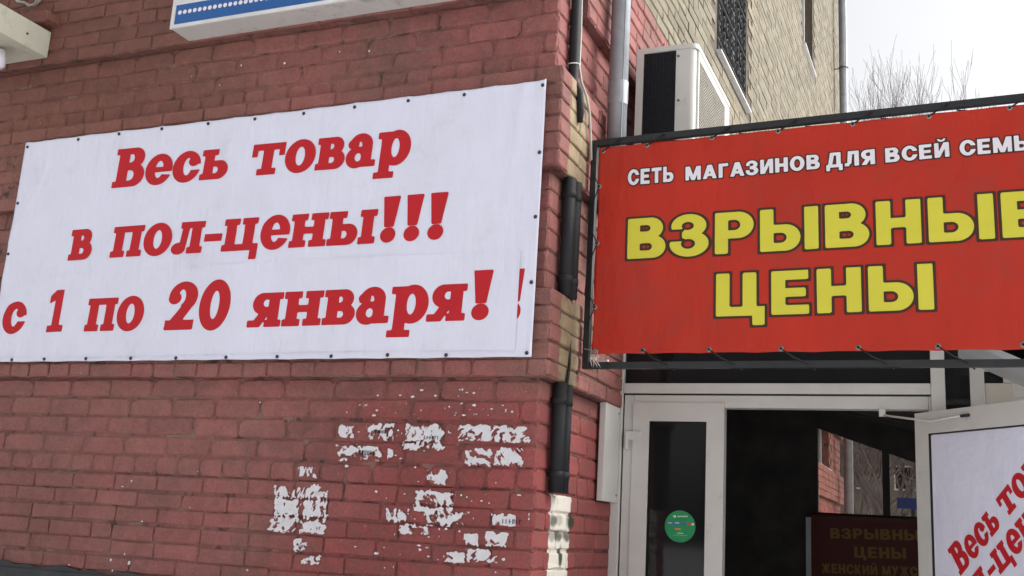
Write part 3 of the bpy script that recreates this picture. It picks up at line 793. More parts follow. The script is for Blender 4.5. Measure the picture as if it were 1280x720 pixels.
RX0, RX1 = -1.500, 0.43
rz0l, rz1l = onY(738.5, 443, YR)[2], onY(750, 185, YR)[2]
rz1r = onY(1280, 130, YR)[2]
def rtop(x): return rz1l + (rz1r - rz1l) * (x + 1.5) / (onY(1280, 130, YR)[0] + 1.5)
def rsag(x, z):
    t = (z - rz0l) / (rtop(x) - rz0l)
    return 0.003 * math.sin(x * 2.7 + 0.6) * math.sin(math.pi * t) + 0.0016 * math.sin(x * 9 + z * 4) + 0.006 * abs(math.sin(math.pi * (x - RX0 - 0.02) / 0.232)) * (max(0, 1 - t) ** 6 + max(0, t) ** 6) + 0.002 * math.exp(-((x + 0.55 + .02 * math.sin(z * 6)) / .012) ** 2) + 0.002 * math.exp(-((z - 2.87 - .01 * math.sin(x * 5)) / .012) ** 2)
def rpt(x, z, lift): return (x, YR - rsag(x, z) - 0.002 * lift, z)
vs, fs = [], []
nx, nz = 200, 80
for j in range(nz + 1):
    for i in range(nx + 1):
        x = RX0 + (RX1 - RX0) * i / nx; zt = rtop(x); z = rz0l + (zt - rz0l) * j / nz
        e = 0.004 * abs(math.sin(math.pi * (x - RX0 - 0.02) / 0.235))
        zz = z + (-e if j == nz else 0) + (e * 0.6 if j == 0 else 0)
        vs.append(rpt(x + (0.004 * math.sin(z * 13) if i == 0 else 0), zz, 0))
for j in range(nz):
    for i in range(nx):
        a = j * (nx + 1) + i; fs.append((a, a + 1, a + nx + 2, a + nx + 1))
rb = link('red_banner', mesh('red_banner', vs, fs, True), M_BANNER_RED)
rb.data.materials.append(M_BACK); md = rb.modifiers.new('thickness', 'SOLIDIFY'); md.thickness = 0.0012; md.offset = -1; md.material_offset = 1
tag(rb, 'red vinyl banner with yellow and white Cyrillic lettering laced over the shop entrance', 'banner')
def rtxt(text, u0, v0, u1, v1, hh, mat, o, gap):
    a, b = onY(u0, v0, YR), onY(u1, v1, YR)
    set_text(text, SANS, (a[0], a[2]), (b[0], b[2]), hh, rpt, mat, rb, gap=gap, out=(o, M_DARKPRINT), space=0.42, res=0.036)
rtxt('СЕТЬ', 785, 232, 842, 227, zh(815, 210.5, 229.5, YR), M_WHITEPRINT, 0.085, 0.13)
rtxt('МАГАЗИНОВ', 857, 226, 1025, 211, zh(940, 201, 218.5, YR), M_WHITEPRINT, 0.085, 0.13)
rtxt('ДЛЯ', 1033, 210.5, 1094, 205, zh(1060, 189.5, 208, YR), M_WHITEPRINT, 0.085, 0.13)
rtxt('ВСЕЙ', 1107, 203.5, 1187, 196, zh(1150, 181.5, 199.5, YR), M_WHITEPRINT, 0.085, 0.13)
rtxt('СЕМЬИ', 1200, 195.5, 1309, 186, zh(1250, 172, 191, YR), M_WHITEPRINT, 0.085, 0.13)
rtxt('ВЗРЫВНЫЕ', 784, 324, 1309, 295, zh(1000, 258, 311, YR), M_YELLOW, 0.055, 0.13)
rtxt('ЦЕНЫ', 895, 396, 1168, 387, zh(1030, 336, 391.5, YR), M_YELLOW, 0.055, 0.13)
# eyelets and cords
def ring_mesh(r0, r1, d, n=12):
    v = [(r0 * math.cos(2 * math.pi * k / n), 0, r0 * math.sin(2 * math.pi * k / n)) for k in range(n)] + [(r1 * math.cos(2 * math.pi * k / n), -d, r1 * math.sin(2 * math.pi * k / n)) for k in range(n)] + \
        [(r1 * .8 * math.cos(2 * math.pi * k / n), d * .2, r1 * .8 * math.sin(2 * math.pi * k / n)) for k in range(n)]
    f = [(k, (k + 1) % n, n + (k + 1) % n, n + k)[::-1] for k in range(n)] + [(n + k, n + (k + 1) % n, 2 * n + (k + 1) % n, 2 * n + k)[::-1] for k in range(n)]
    return mesh('eyelet', v, f)
eye_me = ring_mesh(0.0115, 0.006, 0.003); eye_me.materials.append(M_SCREW)
hole_me = mesh('hole', [(0.006 * math.cos(2 * math.pi * k / 10), 0, 0.006 * math.sin(2 * math.pi * k / 10)) for k in range(10)], [tuple(range(10))[::-1]]); hole_me.materials.append(M_WIRE)
topE = [(754, 189), (809, 182), (890, 172.5), (973, 165), (1066, 155.5), (1161, 145.5), (1262, 135.5)]
botE = [(743.5, 439), (803.5, 438), (886.5, 437), (976.5, 436), (1073, 434.5), (1172.5, 433), (1279, 431)]
lefE = [(749, 233), (746.5, 304), (743.5, 384)]
rigE = []
for k, (u, v) in enumerate(topE + botE + lefE):
    p = onY(u, v, YR); w = rpt(p[0], p[2], 0.4)
    e_ = link('eyelet', eye_me, None, rb); e_.location = w
    h_ = link('hole', hole_me, None, e_); h_.location = (w[0], w[1] - 0.0006, w[2])
    mb = MB()
    if k < len(topE):
        q = (p[0] + 0.075, YR + 0.008, ftop(p[0] + 0.075) + 0.004)
        q2 = (p[0] + 0.10, YR + 0.05, ftop(p[0] + 0.1) + 0.006)
        mb.tube([w, ((w[0] + q[0]) / 2, YR - 0.006, (w[2] + q[2]) / 2 - 0.004), q, q2], 0.0034, 6)
        q3 = (p[0] + 0.11, YR + 0.05, ftop(p[0] + .11) - 0.014)
        mb.tube([q2, q3, (p[0] + 0.2, YR + 0.02, rtop(p[0] + .2) - 0.004)], 0.003, 5)
    elif k < len(topE) + len(botE):
        if k == len(topE):
            continue
        q = (p[0] + 0.10, YR + 0.006, fb_z + 0.004); mb.tube([w, ((w[0] + q[0]) / 2, YR - 0.004, (w[2] + q[2]) / 2 - 0.008), q, (q[0] + 0.03, YR + 0.05, fb_z - 0.018)], 0.0034, 6)
    else:
        q = (FX0 + 0.015, YR + 0.008, p[2] + 0.075); mb.tube([w, q], 0.0026, 5)
        q = (FX0 + 0.015, YR + 0.008, p[2] - 0.09); mb.tube([w, q], 0.0026, 5)
    mb.build('cord', M_WIRE, rb)
# bare wire twists at the lower corner
p = onY(743.5, 439, YR); mb = MB()
rr = random.Random(3)
for k in range(6):
    a = p[0] - 0.012 + 0.006 * k
    mb.tube([(a, YR - 0.006, p[2] + 0.004), (a + rr.uniform(-.012, .012), YR - 0.01, p[2] - 0.03), (a + rr.uniform(-.02, .02), YR - 0.004, fb_z - 0.004), (a + rr.uniform(-.02, .02), YR + 0.045, fb_z - 0.02)], 0.0016, 5)
mb.tube([(p[0], YR - 0.004, p[2]), (p[0] - 0.05, YR + 0.004, p[2] + 0.012)], 0.0016, 5)
mb.tube([(p[0] + 0.02, YR - 0.005, fb_z + 0.02), (p[0] + 0.06, YR - 0.004, fb_z + 0.017), (p[0] + 0.065, YR - 0.006, fb_z + 0.018)], [0.0016, 0.003, 0.005], 6)
mb.build('wire_tie', M_WIREMETAL, rb)

# ------------------------------------------------------------------ blue light box sign
SX0, SYF, SZ0 = -3.670, 3.900, 4.010
sg = empty('light_box_sign', (SX0, 4.04, SZ0), 'blue light box sign with white border and row of white dots', 'sign')
SX1, SZ1 = -1.75, 4.55
mb = MB(); mb.box(SX0, SX1, SYF + 0.012, 4.0485, SZ0, SZ1); mb.build('casing', M_BOX, sg)
mb = MB(); fw = 0.018
mb.box(SX0 - 0.004, SX1, SYF, SYF + 0.0115, SZ0 - 0.002, SZ0 + fw); mb.box(SX0 - 0.004, SX0 + fw, SYF, SYF + 0.0115, SZ0 + fw, SZ1); mb.build('border', M_WINWHITE, sg)
mb = MB(); mb.box(SX0 + fw, SX1, SYF + 0.004, SYF + 0.0113, SZ0 + fw, SZ1); mb.build('face', M_BLUE, sg)
mb = MB(); mb.box(SX0 + fw, SX1, SYF + 0.0020, SYF + 0.0038, SZ0 + 0.128, SZ0 + 0.168); mb.build('stripe', M_WINWHITE, sg)
dn = 14
dot_me = mesh('dot', [(0.0122 * math.cos(2 * math.pi * k / dn), 0, 0.0122 * math.sin(2 * math.pi * k / dn)) for k in range(dn)], [tuple(range(dn))]); dot_me.materials.append(M_WHITEPRINT)
d0 = onY(224.5, 15.5, SYF)
for k in range(22):
    o = link('dot', dot_me, None, sg); o.location = (d0[0] + 0.0315 * k, SYF + 0.0022, d0[2] + 0.0002)

# ------------------------------------------------------------------ projecting box, lamp and cable coil in the upper corner
pb = empty('projecting_sign_box', (-4.9, 4.04, 4.03), 'cream metal box projecting from the wall near the jutting brick', 'box')
mb = MB(); mb.box(-5.3, -4.664, 3.15, 4.047, 4.040, 4.195, 0.004); mb.build('casing', M_BOX2, pb)
p = onX(34, 42, -4.664); mb = MB(); mb.tube([(-4.665, p[1], p[2]), (-4.660, p[1], p[2])], 0.006, 8); mb.build('bolt', M_NAIL, pb)
p = onX(-2, 74, -4.80); lp = empty('wall_lamp', tuple(p), 'small white lamp housing hanging under the cream projecting box', 'lamp')
mb = MB(); mb.tube([(p[0] - .06, p[1], p[2] + 0.05), (p[0], p[1], p[2] + 0.03), (p[0] + 0.01, p[1], p[2] - 0.04), (p[0], p[1], p[2] - 0.06)], [0.03, 0.038, 0.034, 0.015], 12); mb.build('housing', M_LAMPWHITE, lp, True)
mb = MB(); mb.tube([(p[0] - 0.01, p[1], p[2] - 0.06), (p[0] - 0.01, p[1], p[2] - 0.12)], [0.014, 0.012], 8); mb.build('stem', M_LAMPWHITE, lp, True)
mb = MB(); mb.tube([(p[0] - .05, p[1], p[2] + 0.045), (p[0] - .05, p[1], 4.041)], 0.012, 6); mb.build('bracket', M_LAMPWHITE, lp)
mb = MB(); c0 = onY(38, 0, 4.02)
pts = []
for k in range(54):
    a = k * 0.42; r = 0.075 + 0.012 * math.sin(k * 1.7)
    pts.append((c0[0] + r * math.cos(a) * 1.4, 4.03 - 0.012 - 0.008 * math.sin(k * 0.9), c0[2] + 0.045 + r * math.sin(a)))
mb.tube(pts, 0.007, 6); tag(mb.build('cable_coil', M_CABLE, None, True), 'loose coil of pale cable hung above the cream box', 'cable')

# ------------------------------------------------------------------ downpipes
def downpipe(x, y, z0, z1, r, label, brks, seams):
    e = empty('downpipe', (x, y, z0), label, 'downpipe', 'galvanised downpipes on the side wall')
    mb = MB(); mb.tube([(x, y, z0), (x, y, z1)], r, 28); o = mb.build('pipe', M_GALV, e, True)
    for zz in seams:
        mb = MB(); mb.tube([(x, y, zz), (x, y, zz + 0.12)], [r + 0.0022, r + 0.0032], 28, cap=False); mb.build('collar', M_GALV, e, True)
    mb = MB(); mb.tube([(x + r * 0.72, y - r * 0.72, z0), (x + r * 0.72, y - r * 0.72, z1)], 0.003, 6); mb.build('seam', M_GALV, e)
    for zz in brks:
        mb = MB(); mb.tube([(x + (r + .005) * math.cos(a), y + (r + .005) * math.sin(a), zz) for a in np.linspace(0, 2 * math.pi, 20)[:-1]], 0.006, 5, closed=True)
        mb.tube([(x, y + 0, zz), (XS + 0.02 if x > XS else x, y, zz)], 0.007, 5); mb.build('bracket', M_STEEL, e)
pc = onX(774.7, 60, -1.497)
downpipe(-1.497, pc[1], 2.9, 6.0, 0.0475, 'wide galvanised downpipe between the corner and the air conditioner', [], [3.66])
pe = onX(1053.3, 60, -1.44)
downpipe(-1.435, pe[1], 0.2, 11.5, 0.062, 'distant galvanised downpipe at the far end of the yellow wall', [onX(1053, 81, -1.435)[2], 3.2], [6.0])

# ------------------------------------------------------------------ black conduit and cables on the corner
cd = empty('cable_conduit', (-1.565, 4.25, 1.76), 'black plastic conduit running down the corner into the white painted bricks', 'conduit')
def axis(u, v, X): return onX(u, v, X)
cy = onX(700.5, 560, -1.566)[1]
for (z0, z1) in ((1.768, 2.229), (2.612, 3.149)):
    mb = MB()
    mb.tube([(-1.572, cy - 0.020, z0), (-1.572, cy - 0.020, z1)], 0.029, 14)
    mb.tube([(-1.566, cy + 0.045, z0), (-1.566, cy + 0.045, z1)], 0.027, 14)
    mb.build('pipe', M_BLACKPIPE, cd, True)
    for zc in (z0 + 0.06, z1 - 0.09):
        mb = MB(); mb.tube([(-1.572, cy - 0.020, zc), (-1.572, cy - 0.020, zc + 0.03)], 0.0315, 14); mb.tube([(-1.566, cy + 0.045, zc), (-1.566, cy + 0.045, zc + 0.03)], 0.0295, 14); mb.box(XS + .001, -1.56, cy - 0.03, cy + 0.06, zc + .004, zc + 0.026); mb.build('clamp', M_BLACKPIPE, cd, True)
mb = MB(); yy = onX(718, 60, -1.585)[1]
mb.tube([(-1.585, yy, 4.5), (-1.585, yy, 3.8), (-1.583, yy - 0.004, 3.62), (-1.555, yy + 0.01, 3.57), (-1.546, yy + 0.02, 3.48), (-1.552, yy + 0.03, 3.43)], [0.024, 0.024, 0.023, 0.019, 0.016, 0.012], 12)
mb.build('hose', M_BLACKPIPE, cd, True)
mb = MB(); mb.tube([(-1.585 + 0.027 * math.cos(a), yy + 0.027 * math.sin(a), 3.705 + 0.004 * math.sin(a)) for a in np.linspace(0, 2 * math.pi, 16)[:-1]], 0.003, 5, closed=True); mb.build('cable_tie', M_LAMPWHITE, cd)
mb = MB()
pts = [onX(727, -4, -1.58), onX(726, 40, -1.58), onX(724, 85, -1.575), onX(727, 103, -1.545), onX(733, 120, -1.545), onX(737, 140, -1.545), onX(738.5, 175, -1.545), onX(739, 200, -1.54)]
mb.tube(pts, 0.0062, 8); tag(mb.build('pale_cable', M_CABLE, None, True), 'thin pale cable beside the black hose on the corner', 'cable')
mb = MB(); pts = [onX(714, 425, -1.553), onX(712, 455, -1.552), onX(707, 490, -1.548)]
mb.tube(pts, [0.001, 0.006, 0.009], 6); mb.build('cable_end', M_BLACKPIPE, cd, True)

# ------------------------------------------------------------------ air conditioner
AX0, AY0 = -1.500, 4.965
tl = onY(797, 60, AY0); trr = onY(872, 54, AY0)
AX0 = tl[0]; AX1 = trr[0]; AZ1 = onY(835, 57, AY0)[2]; AZ0 = AZ1 - 0.56; AY1 = onX(913, 131, AX1)[1]
ac = empty('air_conditioner', (AX0, AY0, AZ0), 'cream outdoor air conditioning unit with black side grille behind the red banner', 'air conditioner')
mb = MB()
def rbox_plan(x0, x1, y0, y1, r):
    pts = [(x0, y0)]
    for a in np.linspace(-90, 0, 7): pts.append((x1 - r + r * math.cos(math.radians(a)), y0 + r + r * math.sin(math.radians(a))))
    for a in np.linspace(0, 90, 7): pts.append((x1 - r + r * math.cos(math.radians(a)), y1 - r + r * math.sin(math.radians(a))))
    pts.append((x0, y1)); return pts
FR = 0.010                                   # grille recess
plan = rbox_plan(AX0, AX1 - FR, AY0, AY1, 0.03)
mb.prism([(x, y, AZ0) for x, y in plan], (0, 0, AZ1 - AZ0 - 0.03)); body = mb.build('body', M_ACWHITE, ac)
mb = MB(); plan2 = rbox_plan(AX0 - 0.003, AX1 + 0.003, AY0 - 0.003, AY1 + 0.003, 0.035)
mb.prism([(x, y, AZ1 - 0.0295) for x, y in plan2], (0, 0, 0.024)); mb.prism([(AX0 + (x - AX0) * 0.985 + .002, (AY0 + AY1) / 2 + (y - (AY0 + AY1) / 2) * 0.985, AZ1 - 0.0055) for x, y in plan2], (0, 0, 0.0055)); mb.build('lid', M_ACWHITE, ac)
# side grille
mb = MB(); gx0 = onY(804.5, 100, AY0)[0]; gx1 = onY(844.5, 100, AY0)[0]
mb.box(gx0, gx1, AY0 - 0.002, AY0 + 0.005, AZ0 + 0.02, AZ1 - 0.034); sgr = mb.build('side_grille', M_ACBLACK, ac)
mb = MB()
for k in range(52):
    zz = AZ0 + 0.028 + k * 0.0095
    mb.box(gx0 + 0.002, gx1 - 0.002, AY0 - 0.0045, AY0 - 0.0021, zz, zz + 0.0025)
for k in range(9):
    xx = gx0 + 0.008 + k * (gx1 - gx0 - 0.016) / 8
    mb.box(xx - 0.001, xx + 0.001, AY0 - 0.006, AY0 - 0.0046, AZ0 + 0.024, AZ1 - 0.036)
tag(mb.build('grille_wires', M_ACBLACK, sgr), kind='stuff')
mb = MB(); mb.box(AX0 - 0.0008, gx0 - 0.006, AY0 - 0.006, AY0 - 0.0004, AZ0 + 0.01, AZ1 - 0.031); mb.build('corner_strip', M_ACWHITE, ac)
# front: frame round a square grille with the fan behind
mb = MB(); w = 0.045
y0, y1 = AY0 + 0.035, AY1 - 0.03; ym = y0 + 0.66
for (a, b, c, d) in ((y0, y0 + w * .5, AZ0, AZ1 - 0.031), (ym, y1, AZ0, AZ1 - 0.031), (y0 + w * .5, ym, AZ0, AZ0 + w), (y0 + w * .5, ym, AZ1 - 0.031 - w, AZ1 - 0.031)):
    mb.box(AX1 - FR + 0.0004, AX1, a, b, c, d)
mb.build('front_frame', M_ACWHITE, ac)
mb = MB(); mb.box(AX1 - FR + 0.0002, AX1 - FR + 0.0012, y0 + w * .5, ym, AZ0 + w, AZ1 - 0.031 - w); mb.build('cavity', M_ACDARK, ac)
mb = MB(); cyy, czz = (y0 + ym) / 2, (AZ0 + AZ1) / 2
for k in range(22):
    yv = y0 + w * .5 + (k + .5) * (ym - y0 - w * .5) / 22
    mb.tube([(AX1 - 0.003, yv, AZ0 + w), (AX1 - 0.003, yv, AZ1 - 0.031 - w)], 0.0022, 4)
for k in range(26):
    zv = AZ0 + w + (k + .5) * (AZ1 - AZ0 - 0.031 - 2 * w) / 26
    mb.tube([(AX1 - 0.001, y0 + w * .5, zv), (AX1 - 0.001, ym, zv)], 0.0026, 4)
tag(mb.build('front_grille', M_UPVC_BEIGE, ac), kind='stuff')
for (u, v) in ((848, 70), (848, 125.5)):
    p = onY(u, v, AY0); o = MB(); o.tube([(p[0], AY0 + 0.001, p[2]), (p[0], AY0 - 0.006, p[2])], [0.0075, 0.006], 8); o.build('screw', M_SCREW, ac)
for (u, v) in ((799.5, 60.5), (830, 55.5), (855, 51.5)):
    p = onY(u, v, AY0 - 0.003); o = MB(); o.tube([(p[0], AY0 - 0.002, p[2]), (p[0], AY0 - 0.006, p[2])], 0.004, 8); o.build('screw', M_NAIL, ac)
for yy_ in (AY0 + 0.15, AY1 - 0.15):
    mb = MB(); mb.box(XS + 0.003, AX1 - 0.03, yy_ - 0.02, yy_ + 0.02, AZ0 - 0.04, AZ0 - 0.001); mb.box(XS + 0.003, XS + 0.043, yy_ - 0.02, yy_ + 0.02, AZ0 - 0.3, AZ0 - 0.0405); mb.build('bracket', M_STEEL, ac)

# ------------------------------------------------------------------ entrance vestibule
YD = 5.10
vb = empty('entrance_vestibule', (-0.7, YD, 0), 'white plastic framed entrance vestibule with dark glazing under the red banner', 'entrance')
X_L = -1.605
DT = 0.07                                # frame depth
def bar(name, x0, x1, z0, z1, y0=YD, y1=None, mat=None, parent=None, bev=0.004):
    mb = MB(); mb.box(x0, x1, y0, y1 if y1 else y0 + DT, z0, z1, bev); return mb.build(name, mat or M_UPVC, parent or vb)
Z_TR0, Z_TR1 = 2.308, 2.358              # transom
Z_TOP = 2.75
X_J = -1.556                             # inner side of the outer post
XP0, XP1 = -0.118, -0.058
bar('post', X_L, X_J, 0.12, Z_TOP)
bar('post', XP0, XP1, 0.12, Z_TOP, YD - 0.003)
bar('post', 0.044, 0.103, 0.12, 2.60, YD - 0.006)
bar('transom', X_J + 0.0005, XP0 - 0.0005, Z_TR0, Z_TR1, YD + 0.001)
bar('head', X_L, 0.105, Z_TOP + 0.001, Z_TOP + 0.06)
# glazing above the transom and beside the post
mb = MB(); mb.box(X_J + 0.001, XP0 - 0.001, YD + 0.03, YD + 0.04, Z_TR1 + 0.0005, Z_TOP - 0.001); mb.build('pane', M_GLASS_DARK, vb)
mb = MB(); mb.box(XP1 + 0.001, 0.0435, YD + 0.03, YD + 0.04, 0.13, Z_TOP - 0.001); mb.build('pane', M_GLASS_DARK, vb)
# door frame below the transom
JZ = 2.300
bar('door_frame', X_J + 0.006, X_J + 0.052, 0.12, JZ, YD + 0.012)
bar('door_frame', X_J + 0.0525, XP0 - 0.012, 2.240, JZ, YD + 0.0125)
bar('door_frame', XP0 - 0.0115, XP0 - 0.0005, 0.12, JZ, YD + 0.0128, bev=0.002)
mb = MB(); mb.box(X_J + 0.0007, XP0 - 0.0007, YD + 0.014, YD + 0.05, JZ + 0.0005, Z_TR0 - 0.0005); mb.build('gasket', M_GASKET, vb)
mb = MB(); mb.box(X_J + 0.0007, X_J + 0.0055, YD + 0.014, YD + 0.05, 0.12, JZ); mb.build('gasket', M_GASKET, vb)
# fixed leaf
LX0, LX1 = -1.502, -1.048
lz1 = 2.262
def leaf(parent, w, h, z0, place, mat_in, stile=0.085, top=0.092, name='door'):
    """leaf built in (s, z) with place(s, depth, z) -> world"""
    def pr(nm, s0, s1, za, zb, d0, d1, mat, par):
        v = [place(s, d, zz) for zz in (za, zb) for d in (d0, d1) for s in (s0, s1)]
        return link(nm, mesh(nm, v, [(0, 2, 3, 1), (4, 5, 7, 6), (0, 1, 5, 4), (2, 6, 7, 3), (0, 4, 6, 2), (1, 3, 7, 5)]), mat, par)
    d = pr(name, 0, stile, z0, h, 0, 0.06, M_UPVC, parent)
    pr('stile', w - stile, w, z0, h, 0, 0.06, M_UPVC, d)
    pr('rail', stile + .0002, w - stile - .0002, h - top, h, 0.0003, 0.0597, M_UPVC, d)
    pr('rail', stile + .0002, w - stile - .0002, z0, z0 + top, 0.0003, 0.0597, M_UPVC, d)
    pr('rail', stile + .0002, w - stile - .0002, 0.95, 0.95 + top, 0.0003, 0.0597, M_UPVC, d)
    g = 0.0025
    for (a, b, c, e) in ((stile + .0004, stile + g, z0 + top, h - top), (w - stile - g, w - stile - .0004, z0 + top, h - top), (stile + g, w - stile - g, h - top - g, h - top - .0004)):
        pr('gasket', a, b, c, e, 0.0015, 0.05, M_GASKET, d)
    pr('pane', stile + g, w - stile - g, z0 + top, h - top - g, 0.022, 0.032, mat_in, d)
    return d
dl = leaf(vb, LX1 - LX0, lz1, 0.16, lambda s, d, z: (LX0 + s, YD + 0.004 + d, z), M_GLASS_DARK)
for zz in (2.085, 0.6):
    mb = MB(); mb.tube([(LX0 - 0.028, YD + 0.0, zz - 0.055), (LX0 - 0.028, YD + 0.0, zz + 0.03)], 0.011, 10); mb.box(LX0 - 0.03, LX0 + 0.045, YD - 0.008, YD + 0.003, zz - 0.01, zz + 0.032, 0.003); mb.build('hinge', M_UPVC, vb)
# open leaf
H0 = onY(1143, 517, YD - 0.02); hz = H0[2]
r = ray(1280, 500); Pt = EYE + r * ((hz - 1.6) / r[2])
dv = np.array([Pt[0] - H0[0], Pt[1] - H0[1]]); dv /= np.hypot(*dv)
nv = np.array([dv[1], -dv[0]])           # out of the leaf face that we see
if nv[1] > 0: nv = -nv
LW = 0.90
def lplace(s, d, z): return (H0[0] + dv[0] * s - nv[0] * d, H0[1] + dv[1] * s - nv[1] * d, z)
od = leaf(vb, LW, hz, 0.16, lplace, M_UPVC, 0.085, 0.095)
tag(od, 'open door leaf swung outwards')
# closer arm
mb = MB(); s0 = lplace(0.30, -0.012, hz - 0.035); mb.tube([tuple(onY(1103, 519, YD - 0.005)), lplace(0.12, -0.014, hz - 0.045), s0], 0.005, 8); mb.build('closer_arm', M_UPVC, od, True)
mb = MB(); mb.tube([lplace(0.30, -0.008, hz - 0.036), lplace(0.345, -0.009, hz - 0.036)], 0.007, 8); mb.build('closer_pivot', M_NAIL, od)
mb = MB(); p = onY(1103, 519, YD); mb.box(p[0] - 0.014, p[0] + 0.014, YD - 0.012, YD + 0.012, 2.205, 2.2395); mb.build('closer_block', M_UPVC, vb)
# poster on the open leaf
def leaf_hit(u, v, d=0.0):
    r = ray(u, v); p0 = np.array([*lplace(0, d, 0)]); n3 = np.array([nv[0], nv[1], 0]); t = ((p0 - EYE) @ n3) / (r @ n3); P = EYE + r * t
    return (P[0] - H0[0]) * dv[0] + (P[1] - H0[1]) * dv[1], P[2]
POS_D = 0.010
ps0 = 0.085 + 0.006
v = [lplace(s, d, z) for z in (1.06, hz - 0.102) for d in (POS_D, POS_D + 0.0015) for s in (ps0, LW - 0.092)]
po = link('door_poster', mesh('door_poster', v, [(0, 2, 3, 1), (4, 5, 7, 6), (0, 1, 5, 4), (2, 6, 7, 3), (0, 4, 6, 2), (1, 3, 7, 5)]), M_VINYL)
tag(po, 'white poster with slanted red Cyrillic sale text on the open door', 'poster')
a = leaf_hit(1201, 719, POS_D); b = leaf_hit(1251, 657, POS_D)
c = leaf_hit(1251, 651, POS_D); 
L = math.hypot(b[0] - a[0], b[1] - a[1]); ex = ((b[0] - a[0]) / L, (b[1] - a[1]) / L)
pl = lambda s, t, l: lplace(s, POS_D - 0.0012 * l, t)
XH = 0.088
set_text('Весь', SLAB, a, b, XH, pl, M_RED, po, shear=0.10, fat=0.03)
o2 = (a[0] + ex[0] * (L + 0.045), a[1] + ex[1] * (L + 0.045)); e2 = (o2[0] + ex[0] * L * 1.38, o2[1] + ex[1] * L * 1.38)
set_text('товар', SLAB, o2, e2, XH, pl, M_RED, po, shear=0.10, fat=0.03)
q = leaf_hit(1247, 722, POS_D)
off = ((q[0] - a[0]), (q[1] - a[1]))
s2 = (q[0] - ex[0] * 0.03, q[1] - ex[1] * 0.03); e3 = (s2[0] + ex[0] * L * 2.0, s2[1] + ex[1] * L * 2.0)
s1 = (s2[0] - ex[0] * L * 1.2, s2[1] - ex[1] * L * 1.2)
set_text('-цены!!!', SLAB, s2, e3, XH, pl, M_RED, po, shear=0.10, fat=0.03)
e1 = (s2[0] - ex[0] * 0.02, s2[1] - ex[1] * 0.02)
set_text('пол', SLAB, (e1[0] - ex[0] * L * .85, e1[1] - ex[1] * L * .85), e1, XH, pl, M_RED, po, shear=0.10, fat=0.03)

# right of the post: panel, small light and the sloping soffit
bar('side_panel', 0.1035, 0.222, 0.12, 2.360, YD + 0.01, YD + 0.05, M_UPVC_BEIGE)
mb = MB(); mb.box(0.1036, 0.18, YD + 0.03, YD + 0.04, 2.3605, 2.47); mb.build('pane', M_GLASS_DARK, vb)
bar('post', 0.180, 0.222, 2.3605, 2.42, YD + 0.012, YD + 0.05, M_UPVC_BEIGE)
bar('rail', 0.1036, 0.1798, 2.414, 2.434, YD + 0.012, YD + 0.05, M_UPVC_BEIGE)
mb = MB()
for k in range(12):
    z = 2.0 + k * 0.033; mb.box(0.2225, 0.9, YD + 0.03 - (0.006 if k % 2 else 0.0), YD + 0.05, z, z + 0.0325)
mb.build('siding', M_UPVC, vb)
mb = MB(); mb.box(0.2228, 0.9, YD + 0.0, YD + 0.0235, 2.398, 2.412); mb.build('siding_trim', M_STEEL, vb)
# sloping soffit of the porch roof
mb = MB(); xa, xb = 0.0, 1.2
zs = lambda x: 2.44 - 0.50 * (x - 0.06)
mb.prism([(xa, 4.62, zs(xa)), (xb, 4.62, zs(xb)), (xb, 4.62, zs(xb) + 0.03), (xa, 4.62, zs(xa) + 0.03)], (0, YD - 4.62 - 0.01, 0.0)); mb.build('soffit', M_CORR, vb)
# shell of the vestibule: roof, right wall, back wall with a window, floor
XR = 0.9; YBK = 7.50
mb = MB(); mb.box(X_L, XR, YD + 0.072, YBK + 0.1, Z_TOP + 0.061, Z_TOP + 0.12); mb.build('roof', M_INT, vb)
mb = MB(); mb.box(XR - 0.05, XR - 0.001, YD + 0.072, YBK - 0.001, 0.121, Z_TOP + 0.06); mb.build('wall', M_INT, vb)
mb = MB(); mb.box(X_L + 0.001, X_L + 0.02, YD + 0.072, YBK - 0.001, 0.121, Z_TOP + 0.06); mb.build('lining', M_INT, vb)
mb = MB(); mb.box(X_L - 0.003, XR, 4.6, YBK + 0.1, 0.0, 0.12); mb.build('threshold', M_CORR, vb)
wl_, wr_ = onY(1022, 600, YBK)[0], 0.55
zb_ = onY(1060, 642, YBK)[2]; p1 = onY(1022, 535, YBK); p2 = onY(1143, 578, YBK); sl = (p2[2] - p1[2]) / (p2[0] - p1[0])
zt_ = lambda x: p1[2] + sl * (x - p1[0])
mb = MB()
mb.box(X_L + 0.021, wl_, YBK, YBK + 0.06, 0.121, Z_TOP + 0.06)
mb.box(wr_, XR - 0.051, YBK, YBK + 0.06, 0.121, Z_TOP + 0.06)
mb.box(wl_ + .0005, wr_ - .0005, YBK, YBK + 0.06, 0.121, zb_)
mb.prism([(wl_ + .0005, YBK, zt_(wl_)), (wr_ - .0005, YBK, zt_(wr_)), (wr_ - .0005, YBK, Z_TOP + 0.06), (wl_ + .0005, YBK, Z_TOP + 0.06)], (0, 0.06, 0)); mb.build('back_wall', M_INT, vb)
ma, mbb = onY(1103, 600, YBK)[0], onY(1112, 600, YBK)[0]
mb = MB(); mb.box(ma, mbb, YBK + 0.005, YBK + 0.05, zb_ + 0.0005, zt_(ma) + 0.001); mb.build('mullion', M_INT, vb)
for (a, b) in ((wl_, ma), (mbb, wr_)):
    mb = MB(); mb.prism([(a + .001, YBK + 0.03, zb_ + .001), (b - .001, YBK + 0.03, zb_ + .001), (b - .001, YBK + 0.03, zt_(b) - .001), (a + .001, YBK + 0.03, zt_(a) - .001)], (0, 0.006, 0)); mb.build('pane', M_GLASS, vb)
